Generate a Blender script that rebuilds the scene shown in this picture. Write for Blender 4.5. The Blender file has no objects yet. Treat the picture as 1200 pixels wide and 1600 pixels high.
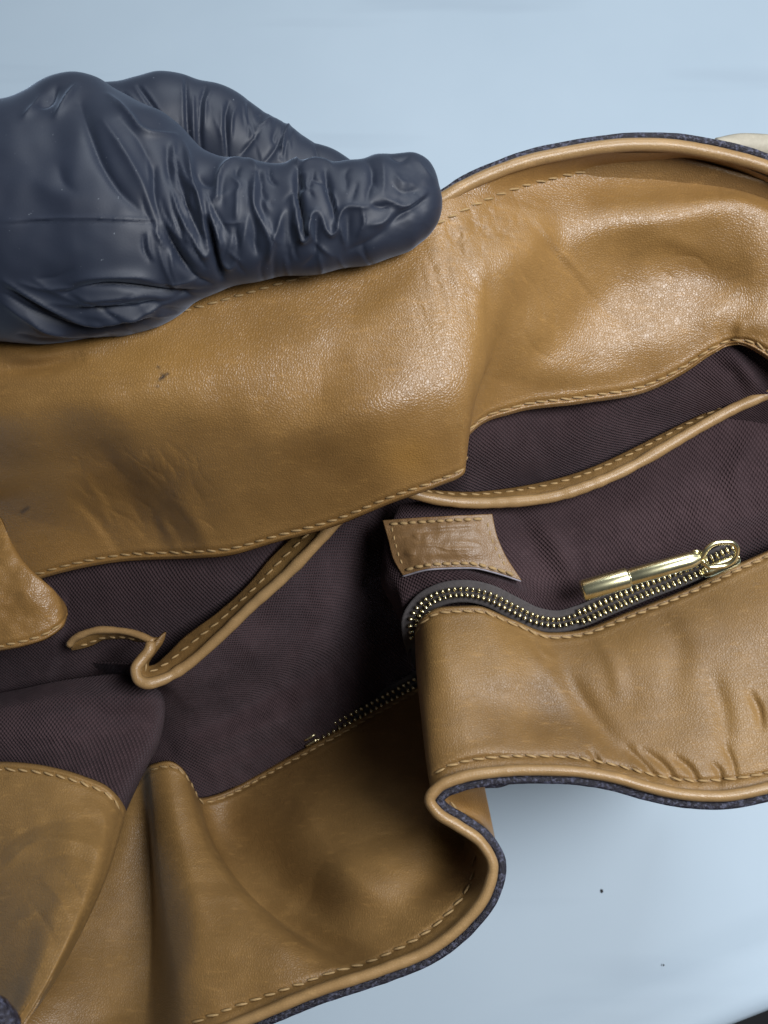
import bpy, math, random
import numpy as np
from mathutils import Matrix, Vector
random.seed(4); RNG = np.random.RandomState(4)
S = bpy.context.scene
COL = S.collection

# ------------------------------------------------------------------ camera, world, light, exposure
FPX, TILT, CAMH = 1500.0, math.radians(20), 0.385
CAM_LOC = Vector((0.0, -0.139, CAMH))
cam_d = bpy.data.cameras.new('camera'); cam = bpy.data.objects.new('camera', cam_d); COL.objects.link(cam)
cam.location = CAM_LOC; cam.rotation_euler = (TILT, 0, 0)
cam_d.sensor_fit = 'VERTICAL'; cam_d.sensor_height = 36; cam_d.lens = FPX/1600*36
cam_d.clip_start = 0.005; cam_d.clip_end = 30
cam_d.dof.use_dof = True; cam_d.dof.focus_distance = 0.255; cam_d.dof.aperture_fstop = 26
S.camera = cam
W = bpy.data.worlds.new('World'); S.world = W; W.use_nodes = True
bg = W.node_tree.nodes['Background']; bg.inputs[0].default_value = (0.74, 0.84, 1.0, 1); bg.inputs[1].default_value = 0.06
S.view_settings.view_transform = 'Standard'; S.view_settings.look = 'None'
S.view_settings.exposure = 0.0; S.view_settings.gamma = 1

def area(name, loc, target, size, power, color):
    l = bpy.data.lights.new(name, 'AREA'); l.shape = 'RECTANGLE'; l.size, l.size_y = size; l.energy = power; l.color = color
    o = bpy.data.objects.new(name, l); COL.objects.link(o); o.location = loc
    o.rotation_euler = (Vector(target)-Vector(loc)).to_track_quat('-Z', 'Y').to_euler()
    return o
area('ceiling_lamp', (0.33, -0.13, 0.74), (0.03, 0.03, 0.1), (0.32, 0.25), 6.6, (0.96, 0.98, 1.0))
area('back_lamp', (0.20, 0.70, 1.0), (0.0, 0.05, 0.1), (0.6, 0.3), 6.5, (0.88, 0.95, 1.0))

# ------------------------------------------------------------------ helpers
RM = np.array(Matrix.Rotation(TILT, 3, 'X'))
CL = np.array(CAM_LOC)
def w3(a):
    """rows of (photo x, photo y, distance in cm) -> world metres"""
    a = np.asarray(a, float)
    d = a[..., 2]; d = np.where(d > 28, 28+(d-28)*0.82, d)
    c = np.stack([(a[..., 0]-600)/FPX*d, (800-a[..., 1])/FPX*d, -d], -1)*0.01
    return c @ RM.T + CL
def herm(x, y, xs):
    x = np.asarray(x, float); y = np.asarray(y, float); n = len(x)
    if n == 2: 
        t = ((xs-x[0])/(x[1]-x[0]))[:, None]; return y[0]*(1-t)+y[1]*t
    h = np.diff(x)[:, None]; dl = np.diff(y, axis=0)/h
    m = np.zeros_like(y)
    m[1:-1] = (dl[:-1]*h[1:]+dl[1:]*h[:-1])/(h[1:]+h[:-1]); m[0] = dl[0]; m[-1] = dl[-1]
    # tame overshoot
    lim = 2.2*np.minimum(np.abs(dl[:-1]), np.abs(dl[1:]))+1e-9
    same = dl[:-1]*dl[1:] > 0
    m[1:-1] = np.where(same, np.clip(m[1:-1], -lim, lim), 0.0)
    i = np.clip(np.searchsorted(x, xs, 'right')-1, 0, n-2)
    hh = (x[i+1]-x[i]); t = ((xs-x[i])/hh)[:, None]; hh = hh[:, None]
    return (2*t**3-3*t**2+1)*y[i]+(t**3-2*t**2+t)*hh*m[i]+(-2*t**3+3*t**2)*y[i+1]+(t**3-t**2)*hh*m[i+1]
def curve(pts, n=None, step=3.0):
    p = np.asarray(pts, float)
    s = np.r_[0, np.cumsum(np.linalg.norm(np.diff(p[:, :2], axis=0), axis=1)+1e-6)]
    f = herm(s, p, np.linspace(0, s[-1], max(40, len(p)*14)))
    q = np.r_[0, np.cumsum(np.linalg.norm(np.diff(f[:, :2], axis=0), axis=1)+1e-9)]
    n = n or max(2, int(q[-1]/step))
    t = np.linspace(0, q[-1], n)
    return np.stack([np.interp(t, q, f[:, k]) for k in range(f.shape[1])], 1)
def loft(rows, vs, nu, nv):
    us = np.linspace(0, 1, nu); R = []
    for r in rows:
        r = np.asarray(r, float); R.append(herm(r[:, 0], r[:, 1:], us))
    R = np.array(R)
    G = herm(np.asarray(vs, float), R.reshape(len(rows), -1), np.linspace(0, 1, nv)).reshape(nv, nu, 3)
    return G
def polydist(px, py, pl):
    """distance to polyline, parameter along it 0..1, signed side"""
    best = np.full(px.shape, 1e9); par = np.zeros(px.shape); side = np.zeros(px.shape)
    n = len(pl)-1
    for i in range(n):
        ax, ay = pl[i][:2]; bx, by = pl[i+1][:2]; dx, dy = bx-ax, by-ay; L = dx*dx+dy*dy+1e-9
        t = np.clip(((px-ax)*dx+(py-ay)*dy)/L, 0, 1)
        ex, ey = px-ax-t*dx, py-ay-t*dy; d = ex*ex+ey*ey
        m = d < best; best = np.where(m, d, best); par = np.where(m, (i+t)/n, par); side = np.where(m, np.sign(dx*ey-dy*ex), side)
    return np.sqrt(best), par, side
def creases(px, py, lst, tent=False):
    """sum of ridges (+) and furrows (-): (points, width, height[, step]); the result is height towards the viewer in cm"""
    out = np.zeros(px.shape)
    for c in lst:
        pts, w, a = c[:3]; step = c[3] if len(c) > 3 else 0.0
        pl = curve([(x, y) for x, y in pts], n=max(6, len(pts)*5)) if len(pts) > 2 else np.array(pts, float)
        R = w*4 if not step else w*6
        m = (px > pl[:, 0].min()-R) & (px < pl[:, 0].max()+R) & (py > pl[:, 1].min()-R) & (py < pl[:, 1].max()+R)
        if not m.any(): continue
        X, Y = px[m], py[m]; n = len(pl)-1; best = np.zeros(X.shape); sg = np.zeros(X.shape); dm = np.zeros(X.shape)
        for i in range(n):
            ax, ay = pl[i][:2]; dx, dy = pl[i+1][0]-ax, pl[i+1][1]-ay; L = dx*dx+dy*dy+1e-9
            t = np.clip(((X-ax)*dx+(Y-ay)*dy)/L, 0, 1); ex, ey = X-ax-t*dx, Y-ay-t*dy; d2 = ex*ex+ey*ey
            tap = np.sin(np.pi*np.clip((i+t)/n, 0, 1))
            tap = np.clip(tap, 0, 1)**0.6
            q = tap*(np.exp(-(np.sqrt(d2+(w*.2)**2)-w*.2)/(w*.65)) if tent else np.exp(-d2/(w*w)))
            g = q > best; best = np.where(g, q, best)
            if step: sg = np.where(g, np.sign(dx*ey-dy*ex), sg); dm = np.where(g, np.sqrt(d2), dm)
        v = a*best
        if step: v += step*np.tanh(sg*dm/w)*np.exp(-(dm/(w*3))**2)*(best > 0)
        out[m] += v
    return out
def bumps(px, py, lst):
    out = np.zeros(px.shape)
    for x, y, sx, sy, rot, a in lst:
        c, s = math.cos(math.radians(rot)), math.sin(math.radians(rot))
        u = (px-x)*c+(py-y)*s; v = -(px-x)*s+(py-y)*c
        out += a*np.exp(-(u/sx)**2-(v/sy)**2)
    return out
def wobble(px, py, seed, scale, amp, octs=3):
    r = np.random.RandomState(seed); out = np.zeros(px.shape)
    for o in range(octs):
        for k in range(5):
            a = r.rand()*6.28; f = (0.7+0.6*r.rand())*6.28/scale*(1.9**o)
            out += np.sin((px*math.cos(a)+py*math.sin(a))*f+r.rand()*6.28+1.3*np.sin((px*math.sin(a)-py*math.cos(a))*f*0.6))*amp/(1.9**o)/2.5
    return out
def obj(name, me, mat, parent=None, kind=None, smooth=True):
    o = bpy.data.objects.new(name, me); COL.objects.link(o)
    if mat and not me.materials: me.materials.append(mat)
    if smooth: me.polygons.foreach_set('use_smooth', [True]*len(me.polygons))
    if parent: o.parent = parent
    if kind: o['kind'] = kind
    return o
def mesh(name, V, F):
    me = bpy.data.meshes.new(name); V = np.asarray(V, np.float32); F = np.asarray(F, np.int32)
    me.vertices.add(len(V)); me.vertices.foreach_set('co', V.ravel())
    k = F.shape[1]; me.loops.add(F.size); me.loops.foreach_set('vertex_index', F.ravel())
    me.polygons.add(len(F)); me.polygons.foreach_set('loop_start', np.arange(0, F.size, k, dtype=np.int32))
    me.polygons.foreach_set('loop_total', np.full(len(F), k, np.int32))
    me.update(calc_edges=True); me.validate(); return me
def sheet(name, G, mat, parent, thick=0.10, stain=None, origin=None):
    """a grid of (x, y, distance) becomes a cloth or leather sheet with real thickness on its far side"""
    nv, nu, _ = G.shape
    P = w3(G); V = P.reshape(-1, 3)
    i = np.arange(nv*nu).reshape(nv, nu)
    F = np.stack([i[:-1, :-1], i[1:, :-1], i[1:, 1:], i[:-1, 1:]], -1).reshape(-1, 4)
    # face the viewer
    a = V[F[:, 1]]-V[F[:, 0]]; b = V[F[:, 3]]-V[F[:, 0]]; nn = np.cross(a, b); c = CL-V[F[:, 0]]
    if (np.sum(nn*c, 1) > 0).mean() < 0.5: F = F[:, ::-1]
    me = mesh(name, V, F)
    du = np.r_[0, np.cumsum(np.linalg.norm(np.diff(P, axis=1), axis=2).mean(0))]
    dv = np.r_[0, np.cumsum(np.linalg.norm(np.diff(P, axis=0), axis=2).mean(1))]
    UV = np.stack(np.meshgrid(du, dv), -1).reshape(-1, 2)*100
    uv = me.uv_layers.new(name='UVMap'); li = np.empty(len(me.loops), np.int32); me.loops.foreach_get('vertex_index', li)
    uv.data.foreach_set('uv', UV[li].astype(np.float32).ravel())
    if stain is not None:
        at = me.attributes.new('stain', 'FLOAT', 'POINT'); at.data.foreach_set('value', stain.astype(np.float32).ravel())
    o = obj(name, me, mat, parent)
    if thick:
        m = o.modifiers.new('thickness', 'SOLIDIFY'); m.thickness = thick*0.01; m.offset = -1; m.use_even_offset = False
    return o
def frames(P):
    T = np.gradient(P, axis=0); T /= np.linalg.norm(T, axis=1)[:, None]+1e-12
    view = CL-P; view /= np.linalg.norm(view, axis=1)[:, None]
    N = view-T*np.sum(view*T, 1)[:, None]; N /= np.linalg.norm(N, axis=1)[:, None]+1e-12
    B = np.cross(T, N); return T, N, B
def tube(name, pts, prof, mat, parent, step=4.0, wob=0.0, seed=1, kind=None, smooth=True):
    """sweep a closed profile [(across, towards viewer) in cm] along a curve of (x, y, distance[, scale])"""
    c = curve(pts, step=step); P = w3(c[:, :3]); sc = c[:, 3] if c.shape[1] > 3 else np.ones(len(c))
    T, N, B = frames(P); n, k = len(c), len(prof); pr = np.array(prof)*0.01
    wv = 1+wob*np.interp(np.arange(n), np.linspace(0, n, max(3, n//3)), np.random.RandomState(seed).randn(max(3, n//3)))
    V = P[:, None]+(B[:, None]*pr[None, :, 0, None]+N[:, None]*pr[None, :, 1, None])*(sc*wv)[:, None, None]
    i = np.arange(n*k).reshape(n, k); j = np.roll(i, -1, 1)
    F = np.stack([i[:-1], j[:-1], j[1:], i[1:]], -1).reshape(-1, 4)
    V = V.reshape(-1, 3)
    me = bpy.data.meshes.new(name)
    me.from_pydata(V.tolist(), [], F.tolist()+[list(range(k))[::-1], list(range((n-1)*k, n*k))])
    du = np.r_[0, np.cumsum(np.linalg.norm(np.diff(P, axis=0), axis=1))]*100
    uv = me.uv_layers.new(name='UVMap'); li = np.empty(len(me.loops), np.int32); me.loops.foreach_get('vertex_index', li)
    UV = np.stack([np.repeat(du, k), np.tile(np.arange(k)/k*1.2, n)], 1); uv.data.foreach_set('uv', UV[li].astype(np.float32).ravel())
    import bmesh
    bm = bmesh.new(); bm.from_mesh(me); bmesh.ops.recalc_face_normals(bm, faces=bm.faces); bm.to_mesh(me); bm.free()
    return obj(name, me, mat, parent, kind, smooth)
def ring(rx, ry, k=12): return [(rx*math.cos(2*math.pi*i/k), ry*math.sin(2*math.pi*i/k)) for i in range(k)]
def stitches(pts, mat, parent, pitch=20.0, length=16.0, w=0.031, lift=0.032, name='stitching', slant=0.16, seed=3):
    """one seam of thread: short capsules lying along the curve of (x, y, distance)"""
    c = curve(pts, step=1.5); s = np.r_[0, np.cumsum(np.linalg.norm(np.diff(c[:, :2], axis=0), axis=1))]
    rr = np.random.RandomState(seed); V, F = [], []
    prof = [(-0.5, 0.35), (-0.36, 0.85), (-0.12, 1.0), (0.12, 1.0), (0.36, 0.85), (0.5, 0.35)]
    a = pitch*0.3
    while a+length < s[-1]:
        L = length*(0.88+0.2*rr.rand()); mid = a+L/2
        p0, p1 = [np.array([np.interp(q, s, c[:, k]) for k in range(3)]) for q in (a, a+L)]
        q0, q1 = w3(p0), w3(p1); T = q1-q0; ln = np.linalg.norm(T)
        if ln > 1e-6:
            T /= ln; m = (q0+q1)/2; vw = CL-m; vw /= np.linalg.norm(vw)
            N = vw-T*np.dot(vw, T); N /= np.linalg.norm(N)+1e-9; B = np.cross(T, N)
            sl = slant+0.05*rr.randn(); T2 = T*math.cos(sl)+B*math.sin(sl); B2 = np.cross(T2, N)
            b0 = len(V)
            for t, r in prof:
                for k in range(6):
                    an = k*math.pi/3; arch = lift*(1-(2*t)**2)-0.012
                    V.append(m+T2*ln*t+(B2*math.cos(an)*w*r+N*(math.sin(an)*w*r*0.8+arch))*0.01)
            for i in range(len(prof)-1):
                for k in range(6):
                    F.append((b0+i*6+k, b0+i*6+(k+1) % 6, b0+i*6+6+(k+1) % 6, b0+i*6+6+k))
        a += pitch*(0.95+0.1*rr.rand())
    return obj(name, mesh(name, V, F), mat, parent, 'stuff')
def sample_row(G, v, u0=0.0, u1=1.0):
    nv, nu, _ = G.shape; f = v*(nv-1); i = min(int(f), nv-2); t = f-i
    r = G[i]*(1-t)+G[i+1]*t
    return r[int(u0*(nu-1)):int(u1*(nu-1))+1]
def inset(G, px, end='bottom', u0=0.0, u1=1.0, every=6, up=0.03):
    """curve lying on the sheet a given photo distance in from its edge"""
    nv, nu, _ = G.shape; out = []
    for j in range(int(u0*(nu-1)), int(u1*(nu-1))+1, every):
        c = G[::-1, j] if end == 'bottom' else G[:, j]
        L = np.r_[0, np.cumsum(np.linalg.norm(np.diff(c[:, :2], axis=0), axis=1))]
        q = [np.interp(px, L, c[:, k]) for k in range(3)]
        if not out or math.hypot(q[0]-out[-1][0], q[1]-out[-1][1]) > 3: out.append(q)
    o = np.array(out); o[:, 2] -= up
    return o
def hem(G, line, edge_px, end='bottom', puff=0.05, groove=0.05, edge=0.10):
    """turned and stitched edge: roll-off at the edge, puffed hem, furrow under the thread"""
    nv, nu, _ = G.shape
    c = G if end == 'top' else G[::-1]
    L = np.concatenate([np.zeros((1, nu)), np.cumsum(np.linalg.norm(np.diff(c[..., :2], axis=0), axis=2), 0)], 0)
    dd = edge*np.exp(-(L/(edge_px*0.28))**2)-puff*np.exp(-((L-edge_px*0.5)/(edge_px*0.3))**2)+groove*np.exp(-((L-edge_px)/4.0)**2)-0.4*puff*np.exp(-((L-edge_px*1.6)/(edge_px*0.5))**2)
    c[..., 2] += dd

# ------------------------------------------------------------------ materials
class NT:
    def __init__(s, name):
        s.m = bpy.data.materials.new(name); s.m.use_nodes = True; s.t = s.m.node_tree; s.n = s.t.nodes; s.b = s.n['Principled BSDF']
    def add(s, typ, **kw):
        n = s.n.new(typ)
        for k, v in kw.items():
            if k.startswith('i_'):
                key = k[2:]; n.inputs[int(key) if key.isdigit() else key].default_value = v
            else: setattr(n, k, v)
        return n
    def l(s, a, b): s.t.links.new(a, b)
    def noise(s, vec, scale, detail=4, rough=0.55):
        n = s.add('ShaderNodeTexNoise'); n.inputs['Scale'].default_value = scale; n.inputs['Detail'].default_value = detail; n.inputs['Roughness'].default_value = rough
        if vec: s.l(vec, n.inputs['Vector'])
        return n.outputs[0]
    def ramp(s, fac, stops):
        r = s.add('ShaderNodeValToRGB'); e = r.color_ramp.elements
        while len(e) < len(stops): e.new(0.5)
        for i, (p, c) in enumerate(stops): e[i].position = p; e[i].color = (c if len(c) == 4 else (*c, 1)) if not isinstance(c, (int, float)) else (c, c, c, 1)
        s.l(fac, r.inputs[0]); return r.outputs[0]
    def mix(s, fac, a, b, mode='MIX'):
        n = s.add('ShaderNodeMix', data_type='RGBA', blend_type=mode)
        for k, v in ((0, fac), (6, a), (7, b)):
            if hasattr(v, 'is_linked'): s.l(v, n.inputs[k])
            else: n.inputs[k].default_value = v if k == 0 else (*v, 1)
        return n.outputs[2]
    def math(s, op, a, b=0.0, c=None):
        n = s.add('ShaderNodeMath', operation=op)
        for k, v in ((0, a), (1, b), (2, c)):
            if v is None: continue
            if hasattr(v, 'is_linked'): s.l(v, n.inputs[k])
            else: n.inputs[k].default_value = v
        return n.outputs[0]
    def bump(s, h, strength, dist, nrm=None):
        n = s.add('ShaderNodeBump'); n.inputs['Strength'].default_value = strength; n.inputs['Distance'].default_value = dist
        s.l(h, n.inputs['Height'])
        if nrm: s.l(nrm, n.inputs['Normal'])
        return n.outputs[0]

def leather(name, base, dark, rough=0.42, grain=1.0, spec=0.8, scale=1.0):
    t = NT(name); co = t.add('ShaderNodeTexCoord'); o = co.outputs['Object']
    warp = t.add('ShaderNodeVectorMath', operation='SCALE'); wn = t.add('ShaderNodeTexNoise'); wn.inputs['Scale'].default_value = 260; t.l(o, wn.inputs['Vector']); t.l(wn.outputs[1], warp.inputs[0]); warp.inputs['Scale'].default_value = 0.0012
    va = t.add('ShaderNodeVectorMath', operation='ADD'); t.l(o, va.inputs[0]); t.l(warp.outputs[0], va.inputs[1]); v = va.outputs[0]
    vo = t.add('ShaderNodeTexVoronoi', feature='DISTANCE_TO_EDGE'); vo.inputs['Scale'].default_value = 1450*scale; t.l(v, vo.inputs['Vector'])
    cell = t.ramp(vo.outputs[0], [(0.0, 0.0), (0.28, 1.0)])
    n1 = t.noise(o, 1500, 3); n2 = t.noise(o, 60, 5, 0.6); n3 = t.noise(o, 16, 4, 0.6); n4 = t.noise(o, 330, 5, 0.65)
    h = t.math('ADD', t.math('MULTIPLY', cell, 0.55), t.math('MULTIPLY', n1, 0.35))
    h = t.math('ADD', h, t.math('MULTIPLY', n4, 0.9))
    nb = t.bump(h, 0.65*grain, 0.00016)
    t.l(nb, t.b.inputs['Normal'])
    c = t.mix(t.ramp(n3, [(0.32, 0.0), (0.7, 1.0)]), dark, base)
    c = t.mix(t.math('MULTIPLY', t.ramp(n2, [(0.4, 0.0), (0.75, 1.0)]), 0.35), c, tuple(min(1, x*1.35) for x in base))
    c = t.mix(t.math('MULTIPLY', t.math('SUBTRACT', 1.0, cell), 0.22), c, tuple(x*0.45 for x in base))
    mp = t.add('ShaderNodeMapping'); t.l(o, mp.inputs[0]); mp.inputs['Scale'].default_value = (1.0, 4.5, 1.0); mp.inputs['Rotation'].default_value = (0, 0, 0.25)
    sc = t.noise(mp.outputs[0], 170, 5, 0.7)
    c = t.mix(t.math('MULTIPLY', t.ramp(sc, [(0.56, 0.0), (0.70, 1.0)]), 0.30), c, tuple(min(1, x*1.6) for x in base))
    c = t.mix(t.math('MULTIPLY', t.ramp(sc, [(0.30, 1.0), (0.42, 0.0)]), 0.35), c, tuple(x*0.5 for x in base))
    at = t.add('ShaderNodeAttribute', attribute_name='stain')
    pos = t.math('MAXIMUM', at.outputs['Fac'], 0.0); neg = t.math('MAXIMUM', t.math('MULTIPLY', at.outputs['Fac'], -1.0), 0.0)
    c = t.mix(pos, c, (0.022, 0.014, 0.012)); c = t.mix(neg, c, (0.40, 0.20, 0.035))
    t.l(c, t.b.inputs['Base Color'])
    rg = t.math('ADD', t.math('MULTIPLY', n2, 0.16), rough-0.08); t.l(rg, t.b.inputs['Roughness'])
    t.b.inputs['Specular IOR Level'].default_value = spec
    return t.m
M_leather = leather('tan_leather', (0.290, 0.157, 0.046), (0.225, 0.115, 0.032))
M_leather_soft = leather('tan_leather_worn', (0.258, 0.145, 0.047), (0.150, 0.080, 0.025), rough=0.47, grain=1.0, spec=0.5)
M_piping = leather('piping_leather', (0.36, 0.225, 0.100), (0.27, 0.155, 0.06), rough=0.38, grain=0.5, spec=0.5)

def canvas(name, a, b, scale=17.0):
    t = NT(name); uv = t.add('ShaderNodeUVMap'); sp = t.add('ShaderNodeSeparateXYZ')
    nz = t.add('ShaderNodeTexNoise'); nz.inputs['Scale'].default_value = 2.2; t.l(uv.outputs[0], nz.inputs['Vector'])
    wv = t.add('ShaderNodeVectorMath', operation='SCALE'); wv.inputs['Scale'].default_value = 0.05; t.l(nz.outputs[1], wv.inputs[0])
    ad = t.add('ShaderNodeVectorMath', operation='ADD'); t.l(uv.outputs[0], ad.inputs[0]); t.l(wv.outputs[0], ad.inputs[1]); t.l(ad.outputs[0], sp.inputs[0])
    k = scale*math.pi
    x = t.math('MULTIPLY', sp.outputs[0], k); y = t.math('MULTIPLY', sp.outputs[1], k*0.8)
    s1 = t.math('SINE', x); s2 = t.math('SINE', y); pr = t.math('MULTIPLY', s1, s2)
    co = t.add('ShaderNodeTexCoord'); o = co.outputs['Object']
    f = t.noise(o, 3000, 2); l = t.noise(o, 45, 5, 0.6); m = t.noise(o, 420, 4)
    h = t.math('ADD', t.math('MULTIPLY', pr, 0.5), t.math('MULTIPLY', f, 0.5))
    t.l(t.bump(h, 1.0, 0.0006), t.b.inputs['Normal'])
    c = t.mix(t.ramp(l, [(0.35, 0.0), (0.68, 1.0)]), a, b)
    c = t.mix(t.math('MULTIPLY', t.ramp(pr, [(0.3, 0.0), (1.0, 1.0)]), 0.55), c, tuple(x*1.9 for x in b))
    c = t.mix(t.math('MULTIPLY', t.ramp(m, [(0.55, 0.0), (0.8, 1.0)]), 0.25), c, tuple(x*1.9 for x in b))
    t.l(c, t.b.inputs['Base Color']); t.b.inputs['Roughness'].default_value = 0.92; t.b.inputs['Specular IOR Level'].default_value = 0.15
    t.b.inputs['Sheen Weight'].default_value = 0.07; t.b.inputs['Sheen Roughness'].default_value = 0.5; t.b.inputs['Sheen Tint'].default_value = (0.7, 0.62, 0.7, 1)
    return t.m
M_canvas = canvas('aubergine_canvas', (0.036, 0.0215, 0.024), (0.058, 0.035, 0.038))

def simple(name, base, rough, metal=0.0, var=0.25, nscale=200, bstr=0.0, bdist=0.0002, spec=0.5, dark=None):
    t = NT(name); co = t.add('ShaderNodeTexCoord'); o = co.outputs['Object']
    n = t.noise(o, nscale, 5, 0.6)
    t.l(t.mix(t.ramp(n, [(0.50, 0.0), (0.66, 1.0)] if dark else [(0.35, 0.0), (0.68, 1.0)]), dark or tuple(x*(1-var) for x in base), base), t.b.inputs['Base Color'])
    t.b.inputs['Metallic'].default_value = metal; t.b.inputs['Specular IOR Level'].default_value = spec
    t.l(t.math('ADD', t.math('MULTIPLY', n, 0.14), rough-0.07), t.b.inputs['Roughness'])
    if bstr: t.l(t.bump(t.noise(o, nscale*3, 4), bstr, bdist), t.b.inputs['Normal'])
    return t.m
M_thread = simple('beige_thread', (0.39, 0.255, 0.112), 0.8, nscale=900, bstr=0.5)
M_edge = simple('crackled_edge_paint', (0.10, 0.105, 0.16), 0.38, var=0.8, nscale=1100, bstr=1.0, bdist=0.0004, dark=(0.012, 0.010, 0.018))
M_raw = simple('pale_raw_edge', (0.30, 0.28, 0.32), 0.7, nscale=300)
M_brass = simple('polished_gold_brass', (0.90, 0.84, 0.52), 0.27, metal=1.0, var=0.08, nscale=120)
M_tooth = simple('zip_brass', (0.85, 0.75, 0.46), 0.25, metal=1.0, var=0.2, nscale=500)
M_tape = simple('charcoal_zip_tape', (0.075, 0.066, 0.066), 0.85, nscale=800, bstr=0.6, spec=0.2)
M_crumb = simple('dark_crumb', (0.03, 0.028, 0.03), 0.8)
M_strap = simple('grey_beige_leather', (0.42, 0.38, 0.30), 0.5, nscale=300, bstr=0.3)

def glove_mat():
    t = NT('black_nitrile'); co = t.add('ShaderNodeTexCoord'); o = co.outputs['Object']
    n = t.noise(o, 40, 5, 0.6); f = t.noise(o, 2600, 2); g = t.noise(o, 260, 5, 0.6); dust = t.noise(o, 1000, 2)
    c = t.mix(t.ramp(n, [(0.3, 0.0), (0.7, 1.0)]), (0.013, 0.0175, 0.032), (0.018, 0.024, 0.041))
    c = t.mix(t.ramp(dust, [(0.74, 0.0), (0.78, 0.4)]), c, (0.25, 0.28, 0.32))
    t.l(c, t.b.inputs['Base Color'])
    t.l(t.math('ADD', t.math('MULTIPLY', g, 0.10), 0.50), t.b.inputs['Roughness']); t.b.inputs['Specular IOR Level'].default_value = 0.42
    t.l(t.bump(f, 0.10, 0.00015), t.b.inputs['Normal'])
    t.b.inputs['Sheen Weight'].default_value = 0.28; t.b.inputs['Sheen Roughness'].default_value = 0.35; t.b.inputs['Sheen Tint'].default_value = (0.6, 0.75, 1, 1)
    return t.m
M_glove = glove_mat()
def table_mat():
    t = NT('white_tabletop'); co = t.add('ShaderNodeTexCoord'); o = co.outputs['Object']
    mp = t.add('ShaderNodeMapping'); t.l(o, mp.inputs[0]); mp.inputs['Scale'].default_value = (1.0, 9.0, 1.0); mp.inputs['Rotation'].default_value = (0, 0, math.radians(11))
    s = t.noise(mp.outputs[0], 3.2, 3, 0.5); n = t.noise(o, 7, 4); f = t.noise(o, 500, 3)
    c = t.mix(t.ramp(n, [(0.3, 0.0), (0.7, 1.0)]), (0.415, 0.505, 0.59), (0.455, 0.545, 0.63))
    c = t.mix(t.ramp(s, [(0.58, 0.0), (0.72, 0.45)]), c, (0.33, 0.40, 0.48))
    t.l(c, t.b.inputs['Base Color']); t.b.inputs['Roughness'].default_value = 0.6; t.b.inputs['Specular IOR Level'].default_value = 0.22
    t.l(t.bump(f, 0.05, 0.0002), t.b.inputs['Normal'])
    return t.m

# ------------------------------------------------------------------ tabletop
import bmesh
def on_table(px, py):
    r = RM @ np.array([(px-600)/FPX, (800-py)/FPX, -1.0]); t = -CL[2]/r[2]; return CL+r*t
e0, e1 = on_table(1148, 1606), on_table(1204, 1584)
ed = (e1-e0)/np.linalg.norm(e1-e0); eb = np.array([-ed[1], ed[0], 0.0])           # along the front edge, and back from it
prof = [(1.9,0), (.5,0), (.034,0), (.029,-.0004), (.023,-.0022), (.018,-.0028), (.013,-.0019), (.008,-.0002), (.005,-.0004), (.002,-.0016), (.0004,-.004), (0,-.008), (0,-.03), (1.9,-.03)]
V, F = [], []
for a in np.linspace(-1.4, 1.4, 9):
    for b, z in prof: V.append(tuple(e0+ed*a+eb*b+np.array([0, 0, z])))
k = len(prof)
for i in range(8):
    for j in range(k): F.append((i*k+j, i*k+(j+1) % k, (i+1)*k+(j+1) % k, (i+1)*k+j))
me = bpy.data.meshes.new('tabletop'); me.from_pydata(V, [], F+[tuple(range(k)), tuple(range(8*k, 9*k))[::-1]])
bm = bmesh.new(); bm.from_mesh(me); bmesh.ops.recalc_face_normals(bm, faces=bm.faces); bm.to_mesh(me); bm.free()
table = obj('tabletop', me, table_mat(), None, 'structure')
me = bpy.data.meshes.new('floor'); me.from_pydata([(-3,-3,-.72),(3,-3,-.72),(3,3,-.72),(-3,3,-.72)], [], [(0,1,2,3)])
obj('floor', me, simple('dark_floor', (0.03, 0.03, 0.035), 0.6, nscale=20), None, 'structure')

# ------------------------------------------------------------------ the bag
bag = bpy.data.objects.new('handbag', None); COL.objects.link(bag)
bag.location = (0.0, 0.02, 0.0)
bag['label'] = 'open tan leather handbag with dark aubergine canvas lining and a gold zip pull'; bag['category'] = 'handbag'
bag_inv = Matrix.Translation(-bag.location)
def part(o):                       # keep world coordinates under the bag
    o.matrix_parent_inverse = bag_inv; return o

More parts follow.
